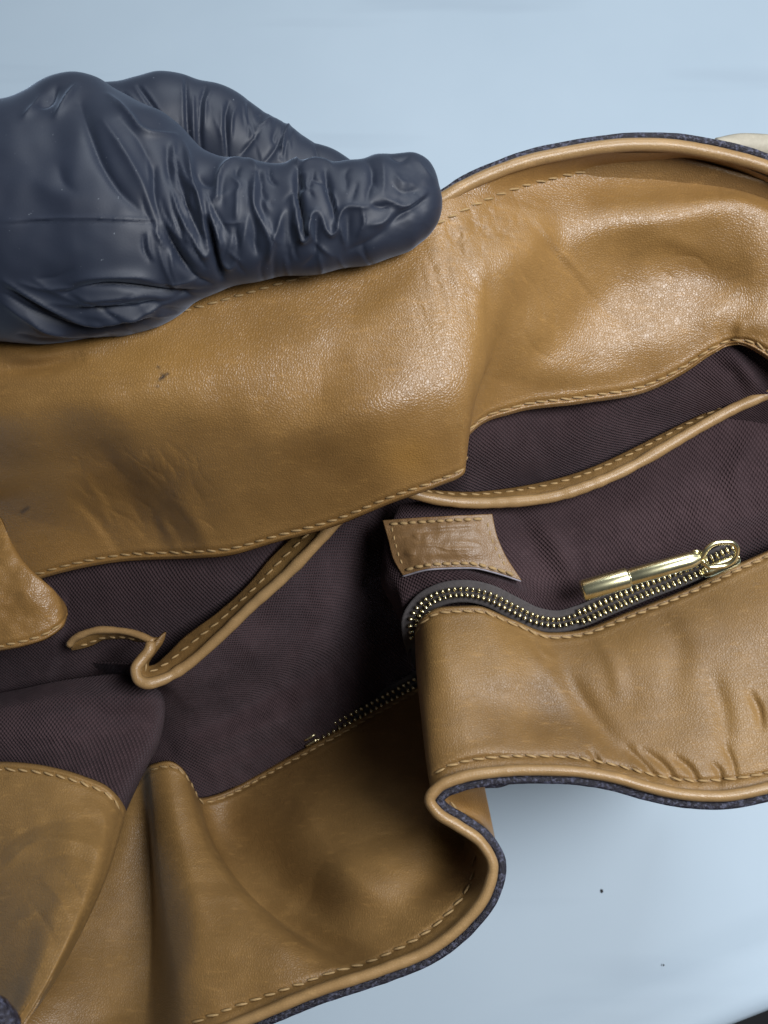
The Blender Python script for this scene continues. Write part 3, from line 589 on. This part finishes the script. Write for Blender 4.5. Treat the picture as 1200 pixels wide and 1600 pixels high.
# --- near facing, left part: deep bowl, ridge and valley
rN2 = [
 [(0,120,1300,34),(.2,196,1240,33),(.33,222,1206,32.6),(.40,236,1194,31.9),(.46,262,1188,31.6),(.51,285,1200,31.7),(.55,300,1224,32.2),(.58,312,1246,33.0),(.63,340,1240,33.6),(.75,450,1182,34.2),(.88,590,1105,34.4),(1,720,1035,34.4)],
 [(0,90,1400,31.5),(.2,185,1350,31.8),(.33,232,1320,32.2),(.40,246,1312,30.4),(.46,284,1304,29.7),(.51,315,1312,29.8),(.55,334,1322,30.5),(.58,338,1326,31.6),(.63,370,1312,32.4),(.75,480,1262,30.8),(.88,610,1200,30.9),(1,730,1150,31.5)],
 [(0,60,1500,29.5),(.2,165,1460,30.2),(.33,235,1440,30.6),(.40,262,1430,28.2),(.46,318,1412,27.3),(.51,372,1405,27.3),(.55,400,1410,27.9),(.58,405,1412,29.0),(.63,440,1400,29.0),(.75,545,1356,27.1),(.88,660,1300,27.5),(.95,705,1262,27.8),(1,725,1235,29)],
 [(0,20,1590,27.4),(.2,140,1560,28.4),(.33,230,1545,28.6),(.40,280,1530,26.2),(.46,352,1505,25.6),(.51,430,1485,25.5),(.55,478,1480,25.8),(.58,498,1478,26.4),(.63,540,1462,26.0),(.75,625,1418,25.7),(.86,705,1355,26.3),(.93,725,1308,27.6),(1,705,1268,27)],
 [(0,-30,1660,26),(.2,100,1660,27.2),(.33,220,1650,26.6),(.40,300,1622,24.9),(.46,390,1588,24.5),(.51,480,1556,24.4),(.55,540,1532,24.4),(.58,580,1518,24.4),(.63,630,1496,24.4),(.75,712,1442,24.4),(.84,754,1390,24.4),(.90,762,1352,24.4),(.95,738,1310,24.4),(1,690,1272,24.4)]]
GB = loft(rN2, [0,.28,.56,.8,1], 360, 190); a, b = GB[..., 0].copy(), GB[..., 1].copy()
GB[..., 2] -= creases(a, b, [
  ([(420,1360),(480,1330),(560,1290)],30,-.10), ([(300,1400),(340,1400),(400,1400)],9,.03), ([(470,1500),(560,1470),(640,1420)],22,-.05), ([(290,1350),(300,1450),(280,1550)],26,.12),])\
  +bumps(a, b, [(560,1400,90,45,-30,.22),(480,1330,60,40,-30,-.05),(640,1260,60,60,0,-.15)])+wobble(a, b, 12, 150, .03, 2)
lt = inset(GB, 9, 'top', .38, .97); hem(GB, None, 9, 'top', puff=.07, edge=.12)
lb2 = inset(GB, 22, 'bottom', .40, .93)
L = GB[::-1]; dB = np.concatenate([np.zeros((1, 360)), np.cumsum(np.linalg.norm(np.diff(L[..., :2], axis=0), axis=2), 0)], 0)
L[..., 2] += .07*np.exp(-((dB-22)/5)**2)
bowl = part(sheet('front_facing', GB, M_leather_soft, bag, .14))
stitches(lt, M_thread, bowl, 15, 12, lift=.02); stitches(lb2+[0, 0, .05], M_thread, bowl, 24, 19)

# --- rim of the near side: rolled piping and painted edge
rim = [(200,1668,25.2),(300,1628,24.8),(395,1590,24.4),(500,1547,24.25),(600,1514,24.2),(675,1482,24.2),(725,1442,24.2),(760,1395,24.2),(770,1355,24.2),(751,1316,24.2),(715,1290,24.2),(682,1268,24.2),(671,1250,24.2),(684,1231,24.2),(720,1215,24.2),(775,1206,24.2),(830,1203,24.2),(880,1204,24.2),(960,1215,24.2),(1013,1230,24.2),(1067,1241,24.2),(1120,1244,24.2),(1200,1231,24.2),(1300,1200,24.3)]
part(tube('piping', rim, ring(.145, .19), M_piping, bag, wob=.02, seed=3))
def offset(pts, off, dd):
    c = curve(pts, step=6); T = np.gradient(c[:, :2], axis=0); T /= np.linalg.norm(T, axis=1)[:, None]
    o = c.copy(); o[:, 0] -= T[:, 1]*off; o[:, 1] += T[:, 0]*off; o[:, 2] += dd; return o
part(tube('edge_band', offset(rim, 15, .22), [(-.11,.10),(-.04,.13),(.05,.13),(.10,.08),(.10,-.4),(-.10,-.4)], M_edge, bag, step=3, wob=.03, seed=7))
part(tube('edge_band', offset(rim, 9, .35), [(-.11,.08),(.11,.08),(.11,-.3),(-.11,-.3)], simple('painted_seam_shadow', (0.10,0.075,0.06), .8, nscale=600, bstr=.5), bag, step=4))  # dark filler strip: its colour paints the shadow in the groove beside the piping
# outside of the bag seen in the notch of the rim
GXn = loft([[(0,686,1262,24.9),(.3,694,1245,24.95),(.6,730,1233,25.0),(1,757,1228,25.1)],
            [(0,712,1290,25.0),(.3,722,1270,25.9),(.6,745,1262,26.3),(1,763,1258,26.4)],
            [(0,752,1318,25.0),(.3,756,1304,26.0),(.6,764,1298,26.8),(1,770,1292,27.2)],
            [(0,778,1352,25.0),(.3,779,1348,26.0),(.6,780,1344,26.8),(1,779,1338,27.4)]], [0,.35,.7,1], 50, 50)
nt = part(sheet('outer_band', GXn, M_leather, bag, .1))
stitches([(700,1250,25.2),(716,1266,25.35),(745,1290,25.4),(768,1318,25.5)], M_thread, nt, 19, 15)
part(tube('edge_band', [(750,1226,25.6),(775,1226,25.8),(800,1219,25.9),(830,1214,26)], [(-.09,.06),(.09,.06),(.09,-.2),(-.09,-.2)], M_edge, bag, wob=.06))
# outer front panel going down to the table
rc_ = curve(offset(rim, 8, .5), n=160)
rows = []
for k, (sh, dd) in enumerate(((0,0),(.10,3.2),(.24,7.0),(.34,10.5))):
    r = rc_.copy(); r[:, 0] += (600-r[:, 0])*sh*.7; r[:, 1] += (1000-r[:, 1])*sh*1.1; r[:, 2] += dd; rows.append(r)
rows = np.array(rows)
GO = herm(np.array([0,.3,.65,1]), rows.reshape(4, -1), np.linspace(0, 1, 30)).reshape(30, 160, 3)
part(sheet('outer_panel', GO, M_leather_soft, bag, .1))

# --- left side facings
rB = [[(0,-90,780,28.6),(.4,-10,800,27.6),(.7,20,850,27.2),(.9,46,892,27.3),(1,62,905,28)],
      [(0,-90,850,28),(.4,-10,870,27.0),(.7,40,895,26.8),(.9,84,922,27.1),(1,96,935,27.9)],
      [(0,-90,940,27.8),(.4,-10,940,26.8),(.7,50,942,26.8),(.9,94,948,27.2),(1,106,956,27.9)],
      [(0,-90,1050,28.2),(.4,-10,1020,27.2),(.6,40,1010,27.0),(.8,80,995,27.1),(.92,100,978,27.4),(1,105,964,27.9)]]
GS = loft(rB, [0,.35,.7,1], 110, 90); a, b = GS[..., 0].copy(), GS[..., 1].copy()
GS[..., 2] -= creases(a, b, [([(0,880),(50,930),(80,970)],20,.08), ([(-10,960),(40,960),(80,950)],20,-.05)])+wobble(a, b, 3, 90, .025, 3)
ls = inset(GS, 9, 'bottom', .3, .96); hem(GS, None, 9, puff=.05)
sf = part(sheet('side_facing', GS, M_leather, bag, .14)); stitches(ls, M_thread, sf, 19, 15)

rN5 = [[(0,-110,1195,26.4),(.35,0,1190,26.2),(.55,70,1196,26.0),(.72,130,1212,25.9),(.84,170,1230,25.9),(.92,190,1252,26.2),(.97,197,1268,26.8),(1,190,1275,28)],
       [(0,-110,1290,24.6),(.35,-5,1285,24.4),(.55,65,1285,24.2),(.72,120,1290,24.1),(.84,158,1296,24.3),(.92,178,1305,24.8),(.97,186,1310,25.6),(1,178,1315,27)],
       [(0,-110,1380,22.8),(.35,-10,1375,22.6),(.55,55,1372,22.4),(.72,105,1372,22.4),(.84,138,1374,22.7),(.92,156,1378,23.2),(.97,163,1380,24.2),(1,155,1384,26)],
       [(0,-110,1480,21.0),(.35,-15,1475,20.8),(.55,40,1470,20.7),(.72,80,1468,20.8),(.84,104,1468,21.2),(.92,116,1468,21.8),(.97,121,1470,22.8),(1,112,1474,25)],
       [(0,-110,1590,19.6),(.35,-30,1585,19.5),(.55,10,1580,19.5),(.72,35,1576,19.6),(.84,50,1574,20.0),(.92,58,1572,20.6),(.97,62,1570,21.6),(1,52,1572,24)],
       [(0,-110,1680,18.8),(.35,-60,1680,18.8),(.55,-30,1675,18.9),(.72,-15,1670,19.1),(.84,-5,1660,19.5),(.92,0,1650,20.2),(.97,2,1640,21.2),(1,-5,1640,24)]]
for r, fall in zip(rN5, (1.2, 2.2, 3.0, 3.6, 3.8, 3.8)):
    for k, p in enumerate(r): r[k] = (p[0], p[1], p[2], p[3]+max(0, .84-p[0])*fall)
G5 = loft(rN5, [0,.2,.42,.64,.85,1], 150, 200); a, b = G5[..., 0].copy(), G5[..., 1].copy()
G5[..., 2] -= .6*creases(a, b, [([(0,1330),(60,1290),(130,1280),(160,1290)],18,-.20), ([(0,1360),(70,1310),(140,1320),(160,1340)],14,.18), ([(60,1345),(110,1335),(140,1350)],10,-.10), ([(0,1390),(60,1385),(120,1385)],22,-.16), ([(20,1440),(80,1420),(120,1430)],20,.16), ([(60,1370),(90,1400),(110,1440)],9,.09), ([(90,1360),(120,1390),(130,1420)],7,-.08), ([(40,1400),(70,1440),(90,1480)],10,-.09), ([(110,1250),(150,1290),(165,1330)],10,-.08), ([(150,1250),(165,1290),(160,1330)],7,.06)], True)+wobble(a, b, 21, 110, .03, 2)
l5 = inset(G5, 12, 'top', .3, .95); hem(G5, None, 12, 'top', puff=.06)
s5 = part(sheet('side_facing', G5, M_leather_soft, bag, .14)); stitches(l5, M_thread, s5, 20, 16)
part(tube('edge_band', [(-60,1560,17.4),(-15,1572,17.4),(8,1590,17.4),(15,1625,17.4)], ring(.22,.3,10), M_edge, bag, wob=.05))

# ------------------------------------------------------------------ gloved hand: one continuous skin from a smooth union of tapered limbs
def cc(p): x_, y_, d_, r_ = p; return np.array([(x_-600)/FPX*d_, (800-y_)/FPX*d_, d_]), r_*d_/FPX
limbs = [
 [(-420,360,25.2,165),(-60,350,23.9,178),(60,350,23.6,182),(180,352,23.4,168),(290,350,23.1,112),(375,347,22.95,90),(480,342,22.95,82),(560,333,23.05,77),(612,322,23.2,70),(630,316,23.3,60)], [(600,290,23.3,44),(642,276,23.35,35)],
 [(60,300,23.8,120),(125,205,23.9,72)], [(125,205,23.9,72),(200,270,23.5,100)], [(200,290,23.4,95),(266,262,23.3,50)],
 [(40,300,25.2,120),(160,225,25.5,84),(262,199,25.6,77),(335,216,25.9,74),(420,263,26.15,66),(500,294,26.3,57),(580,325,26.3,48)],
 [(20,330,26.6,120),(170,290,27.4,72),(300,300,27.9,72),(420,345,27.8,62),(520,385,27.6,52)],
 [(0,370,27.2,115),(150,360,28.6,70),(270,380,29.0,68),(380,420,28.7,58),(470,455,28.3,48)],
 [(-40,420,27.4,105),(100,430,29.2,62),(200,455,29.6,58),(300,490,29.2,50),(370,515,28.8,42)]]
KS = [(0,0), (.3,0), (.8,0), (.8,0), (.15,0), (.35,0), (.4,0), (.4,0), (.4,0)]
H = 0.045
lo = np.array([-16.5, 3.2, 19.4]); hi = np.array([2.2, 12.6, 31.2])
nx, ny, nz = np.ceil((hi-lo)/H).astype(int)
XX, YY, ZZ = np.meshgrid(lo[0]+np.arange(nx)*H, lo[1]+np.arange(ny)*H, lo[2]+np.arange(nz)*H, indexing='ij')
XX = XX.astype(np.float32); YY = YY.astype(np.float32); ZZ = ZZ.astype(np.float32)
def smin(a, b, k):
    h = np.clip(k-np.abs(a-b), 0, None)/k; return np.minimum(a, b)-h*h*k*0.25
D = None
for li, ch in enumerate(limbs):
    dl = None
    for p, q in zip(ch[:-1], ch[1:]):
        (a, ra), (b, rb) = cc(p), cc(q); ab = b-a; L2 = float((ab**2).sum())
        t = np.clip(((XX-a[0])*ab[0]+(YY-a[1])*ab[1]+(ZZ-a[2])*ab[2])/L2, 0, 1)
        t = t*t*(3-2*t)*.35+t*.65
        dz = (ZZ-a[2]-t*ab[2])
        if li == 0: dz = dz*1.25
        ds = np.sqrt((XX-a[0]-t*ab[0])**2+(YY-a[1]-t*ab[1])**2+dz**2)-(ra+t*(rb-ra))
        dl = ds if dl is None else smin(dl, ds, .3)
    D = dl if D is None else smin(D, dl, KS[li][0])
# surface nets
def surface_nets(D):
    s = D < 0
    cnt = np.zeros(np.array(D.shape)-1, np.int8); acc = np.zeros((*cnt.shape, 3), np.float32); ne = np.zeros(cnt.shape, np.float32)
    for dx in (0, 1):
        for dy in (0, 1):
            for dz in (0, 1): cnt += s[dx:D.shape[0]-1+dx, dy:D.shape[1]-1+dy, dz:D.shape[2]-1+dz]
    act = (cnt > 0) & (cnt < 8); I = np.argwhere(act)
    P = np.zeros((len(I), 3)); n = np.zeros(len(I))
    cor = [(i, j, k) for i in (0, 1) for j in (0, 1) for k in (0, 1)]
    val = {c: D[I[:, 0]+c[0], I[:, 1]+c[1], I[:, 2]+c[2]] for c in cor}
    for c in cor:
        for ax in range(3):
            if c[ax]: continue
            e = list(c); e[ax] = 1; e = tuple(e); va, vb = val[c], val[e]; m = (va < 0) != (vb < 0)
            t = np.where(m, va/(va-vb+1e-12), 0)
            q = np.array(c, float)[None].repeat(len(I), 0); q[:, ax] += t
            P += q*m[:, None]; n += m
    P = I+P/n[:, None]
    idx = -np.ones(cnt.shape, np.int32); idx[act] = np.arange(len(I))
    F = []
    for ax in range(3):
        o1, o2 = [(1, 2), (2, 0), (0, 1)][ax]
        sl = [slice(1, -1)]*3; sl[ax] = slice(0, -1); sl2 = list(sl); sl2[ax] = slice(1, None)
        A, B = s[tuple(sl)], s[tuple(sl2)]; E = np.argwhere(A != B); fl = A[A != B]
        E = E+1; E[:, ax] -= 1
        def at(d1, d2):
            q = E.copy(); q[:, o1] += d1; q[:, o2] += d2
            return idx[q[:, 0], q[:, 1], q[:, 2]]
        f = np.stack([at(-1, -1), at(0, -1), at(0, 0), at(-1, 0)], 1)
        f[~fl] = f[~fl][:, ::-1]; F.append(f[(f >= 0).all(1)])
    return P, np.concatenate(F)
Pv, Fv = surface_nets(D); Pv = Pv*H+lo
def relax(P, F, it, lam=.5):
    for _ in range(it):
        s = np.zeros_like(P); n = np.zeros(len(P))
        for k in range(4):
            for q in (1, 3):
                np.add.at(s, F[:, k], P[F[:, (k+q) % 4]]); np.add.at(n, F[:, k], 1)
        P = P+(s/np.maximum(n, 1)[:, None]-P)*lam
    return P
def vnorm(P, F):
    n = np.cross(P[F[:, 2]]-P[F[:, 0]], P[F[:, 3]]-P[F[:, 1]]); v = np.zeros_like(P)
    for k in range(4): np.add.at(v, F[:, k], n)
    return v/(np.linalg.norm(v, axis=1)[:, None]+1e-12)
Pv = relax(Pv, Fv, 6)
nv_ = vnorm(Pv, Fv)
if np.mean(nv_[:, 2]*(Pv[:, 2]-Pv[:, 2].mean())) < 0: Fv = Fv[:, ::-1]; nv_ = -nv_
px_ = Pv[:, 0]/Pv[:, 2]*FPX+600; py_ = 800-Pv[:, 1]/Pv[:, 2]*FPX
def Z(l): return [(a_*.6, 80+b_*.6) for a_, b_ in l]
C1 = lambda l: [(a_*.3, 110+b_*.3) for a_, b_ in l]
C2 = lambda l: [(a_*.3, 330+b_*.3) for a_, b_ in l]
C3 = lambda l: [(260+a_*.2, 220+b_*.2) for a_, b_ in l]
C4 = lambda l: [(460+a_*.2, 220+b_*.2) for a_, b_ in l]
C5 = lambda l: [(180+a_*.3167, 110+b_*.317) for a_, b_ in l]
front_c = [
  (C3([(120,0),(165,120),(200,300),(255,480),(280,580),(300,700),(340,870)]),7,.13), (C3([(310,560),(350,610),(390,720),(410,850),(440,960),(490,995),(545,955)]),6,.10), (C3([(305,590),(345,700),(375,830),(405,960),(440,1095)]),6,-.26), (C3([(20,250),(60,440),(110,590),(180,720),(250,850),(310,905),(345,880)]),6,.11),
  (C3([(60,100),(100,300),(170,520),(240,690),(290,800)]),7,-.13), (C3([(0,700),(60,830),(130,950),(220,1020)]),9,-.09), (C3([(600,140),(510,165),(430,240),(400,350),(395,480)]),7,.10), (C3([(450,250),(430,400),(440,520)]),6,-.04), (C3([(230,260),(300,330),(370,360)]),8,-.08), (C3([(600,135),(660,160),(705,225),(690,330),(680,480),(710,570),(770,690),(805,800),(790,950)]),7,.10),
  (C3([(665,560),(690,680),(700,800),(720,900)]),9,-.09), (C3([(640,570),(615,700),(590,850)]),7,.05), (C3([(740,330),(735,480),(800,640)]),10,-.06), (C3([(920,530),(870,690),(820,830),(800,950)]),7,.09), (C3([(950,540),(960,700),(990,850)]),10,-.08), (C3([(1028,190),(1018,350),(1040,500),(1065,650),(1078,730)]),5,-.28), (C3([(1045,250),(1065,390)]),5,-.12), (C3([(1000,300),(1005,420),(1025,560),(1040,680),(1070,785),(1105,750),(1118,640),(1130,570),(1170,550)]),5,.13), (C3([(950,150),(1010,150),(1030,180)]),5,.10), (C3([(700,210),(720,260),(715,320)]),7,-.09),
  (C4([(180,545),(215,600),(250,700),(285,735),(325,700),(345,600),(385,535),(450,515),(530,522),(610,495)]),5,.10), (C4([(240,220),(275,400),(310,520),(320,640)]),6,-.16), (C4([(290,370),(330,520),(335,600)]),4,.07), (C4([(200,540),(150,560),(120,650),(125,760)]),5,.08), (C4([(180,590),(170,750),(190,880)]),8,-.09), (C4([(60,180),(160,160),(250,170),(300,200)]),6,.08), (C4([(600,500),(690,512),(770,490)]),6,-.09), (C4([(560,140),(615,260),(580,400),(560,490)]),8,-.07), (C4([(420,540),(420,700),(400,850)]),10,-.07),
  (C4([(690,450),(780,490),(860,515),(970,455),(1040,390)]),7,.09), (C4([(740,660),(830,580),(960,505),(1050,430)]),7,-.09), (C4([(390,880),(600,780),(720,690)]),9,-.05), (C4([(570,660),(680,640),(770,560)]),8,.07), (C4([(740,120),(830,150),(900,120)]),6,-.05), (C4([(690,150),(700,300),(690,440)]),8,.04), (C4([(960,150),(1010,230),(1080,300)]),8,.05), (C4([(780,260),(860,330),(940,330)]),7,.04), (C4([(760,330),(850,400),(990,380)]),7,-.05),
  (C1([(400,70),(355,150),(285,250)]),8,.10), (C1([(300,80),(260,160),(180,190)]),9,-.10), (C1([(120,250),(185,180),(215,130)]),7,.07), (C1([(410,150),(470,330),(530,480),(620,620),(750,750)]),12,-.12), (C1([(520,240),(640,420),(740,600),(810,770)]),12,.09), (C1([(550,110),(680,250),(730,310),(790,332),(930,340)]),6,.10), (C1([(620,240),(720,350),(790,500),(820,680)]),12,-.06),
  (C1([(870,380),(885,560),(930,700),(980,800)]),8,-.10), (C1([(810,480),(800,600),(840,790)]),7,-.08), (C1([(900,370),(910,480),(930,600)]),7,.06), (C1([(300,480),(330,580),(400,640)]),16,-.05), (C1([(150,560),(300,640),(450,660)]),30,.05),
  (C2([(840,0),(880,130),(930,230),(1010,340),(1120,390)]),7,-.11), (C2([(330,430),(430,396),(560,385),(750,405),(900,425),(1000,430)]),7,-.15), (C2([(350,380),(500,345),(680,340),(850,370)]),12,.10), (C2([(400,505),(550,512),(700,510),(830,470)]),8,-.12), (C2([(400,460),(560,455),(760,450)]),7,.06), (C2([(0,350),(100,410),(250,490),(400,555),(500,580),(640,560),(800,505),(960,440)]),8,.13), (C2([(0,420),(200,540),(400,605),(520,615),(700,580),(830,530)]),7,-.12), (C2([(0,470),(200,590),(420,645),(600,635)]),8,.09), (C2([(80,640),(230,675),(450,680),(650,650)]),7,-.10), (C2([(20,400),(130,465),(250,530),(380,560)]),6,-.09),
  (C1([(0,790),(250,772),(480,770),(640,775),(840,777)]),2.6,.04), (C1([(0,803),(250,785),(480,783),(640,788),(840,790)]),2.6,-.03), (C3([(440,640),(520,645),(610,628)]),2.6,.03)]
back_c = [(C5([(348,30),(352,150),(362,300),(378,420)]),4,-.16), (C5([(330,40),(335,200),(345,340)]),5,.07), (C5([(448,75),(425,150),(418,300),(430,445)]),4,-.16), (C5([(400,120),(404,300),(408,440)]),4,-.08), (C5([(385,120),(388,300),(392,440)]),4,.07), (C5([(475,90),(445,170),(440,300)]),5,.08), (C5([(565,140),(545,240),(548,330),(556,445)]),4,-.17), (C5([(530,160),(525,300),(535,420)]),5,.06), (C5([(600,170),(572,260),(570,340)]),5,.09), (C5([(735,262),(680,340),(615,425)]),4,-.16), (C5([(800,240),(745,255),(690,320),(650,370)]),5,.11), (C5([(790,290),(780,340),(790,360)]),5,-.10), (C5([(840,275),(815,340),(750,440),(720,470)]),5,-.15),
  (C5([(900,275),(860,268),(838,300),(822,400),(805,445)]),5,.15), (C5([(880,300),(850,350),(830,445)]),5,-.07), (C5([(820,380),(815,440)]),4,-.12), (C5([(105,70),(160,140),(230,240),(275,305)]),4,-.17), (C5([(92,70),(140,150),(200,230),(250,300)]),5,.10), (C5([(130,70),(180,140),(240,230)]),4,.08), (C5([(30,95),(100,190),(180,305)]),5,-.14), (C5([(20,90),(80,130),(150,210),(210,290)]),6,.09), (C5([(-60,60),(20,140),(100,230),(165,305)]),5,-.14), (C5([(690,215),(715,225),(705,255)]),4,-.06), (C5([(960,310),(1050,370),(1130,410)]),8,.05)]
rg = np.random.RandomState(12)
for k in range(46):
    cx, cy = 330+rg.rand()*250, 260+rg.rand()*140; L_ = 18+rg.rand()*46; an = math.radians(86+rg.randn()*16); c_, s_ = math.cos(an), math.sin(an)
    front_c.append(([(cx,cy),(cx+c_*L_*.5+rg.randn()*4,cy+s_*L_*.5),(cx+c_*L_+rg.randn()*6,cy+s_*L_)],3.2+rg.rand()*2.5,(.022+.03*rg.rand())*(1 if rg.rand() < .5 else -1)))
for k in range(26):
    cx, cy = 215+rg.rand()*110, 230+rg.rand()*150; L_ = 40+rg.rand()*70; an = math.radians(66+rg.randn()*10); c_, s_ = math.cos(an), math.sin(an)
    front_c.append(([(cx,cy),(cx+c_*L_*.5-4,cy+s_*L_*.5),(cx+c_*L_,cy+s_*L_)],3.2+rg.rand()*2.5,(.022+.03*rg.rand())*(1 if rg.rand() < .5 else -1)))
for k in range(26):
    cx, cy = 20+rg.rand()*240, 430+rg.rand()*80; L_ = 60+rg.rand()*90; an = math.radians(8+rg.randn()*10); c_, s_ = math.cos(an), math.sin(an)
    front_c.append(([(cx,cy),(cx+c_*L_*.5,cy+s_*L_*.5+6),(cx+c_*L_,cy+s_*L_)],3.2+rg.rand()*3,(.02+.025*rg.rand())*(1 if rg.rand() < .5 else -1)))
for k in range(24):
    cx, cy = 250+rg.rand()*240, 130+rg.rand()*60; L_ = 40+rg.rand()*60; an = math.radians(86+rg.randn()*9); c_, s_ = math.cos(an), math.sin(an)
    back_c.append(([(cx,cy),(cx+c_*L_*.5,cy+s_*L_*.5),(cx+c_*L_,cy+s_*L_)],3+rg.rand()*2,(.02+.03*rg.rand())*(1 if rg.rand() < .5 else -1)))
fm = 1/(1+np.exp((Pv[:, 2]-24.15-0.0*px_)/.12)); bm_ = (1-fm)*(Pv[:, 2] < 26.8)
fac = np.clip(-nv_[:, 2]*1.6+.5, 0, 1)
disp = creases(px_, py_, front_c, True)*fm*1.35+creases(px_, py_, back_c, True)*bm_*np.clip(-nv_[:, 2]*1.8, 0, 1)*.8
tip = np.exp(-((px_-645)/55)**2-((py_-310)/60)**2)
disp = disp*fac*1.0+(wobble(px_, py_, 31, 24, .006, 2)*tip+wobble(px_, py_, 32, 120, .012, 2))*fac
Pv = Pv+nv_*disp[:, None]
Vw = np.stack([Pv[:, 0], Pv[:, 1], -Pv[:, 2]], 1)*.01 @ RM.T + CL
hand_loc = Vw.mean(0)
# after the flip of the distance axis the winding is mirrored back by the reversed faces
ctr = Vw-hand_loc; nw = vnorm(Vw, Fv)
if np.mean(np.sum(nw*ctr, 1)) < 0: Fv = Fv[:, ::-1]
hand = obj('gloved_hand', mesh('gloved_hand', Vw-hand_loc, Fv), M_glove)
hand.location = Vector(hand_loc)
hand['label'] = 'hand in a wrinkled black nitrile glove pinching the far rim of the tan bag'; hand['category'] = 'gloved hand'

# ------------------------------------------------------------------ speck on the table
def crumb(px, py, r, label):
    bm = bmesh.new(); bmesh.ops.create_icosphere(bm, subdivisions=2, radius=r)
    for v in bm.verts: v.co *= 1+.35*(random.random()-.5); v.co.z *= .6; v.co.x *= .7
    me = bpy.data.meshes.new('crumb'); bm.to_mesh(me); bm.free()
    c = obj('crumb', me, M_crumb); c.location = Vector(on_table(px, py))+Vector((0, 0, r*.4)); c['label'] = label; c['category'] = 'crumb'; c['group'] = 'crumbs on the tabletop'
crumb(940, 1392, .0007, 'larger dark crumb on the white tabletop beside the bend in the bag rim')
crumb(1037, 1508, .0004, 'smaller dark crumb on the white tabletop towards the rounded table edge')
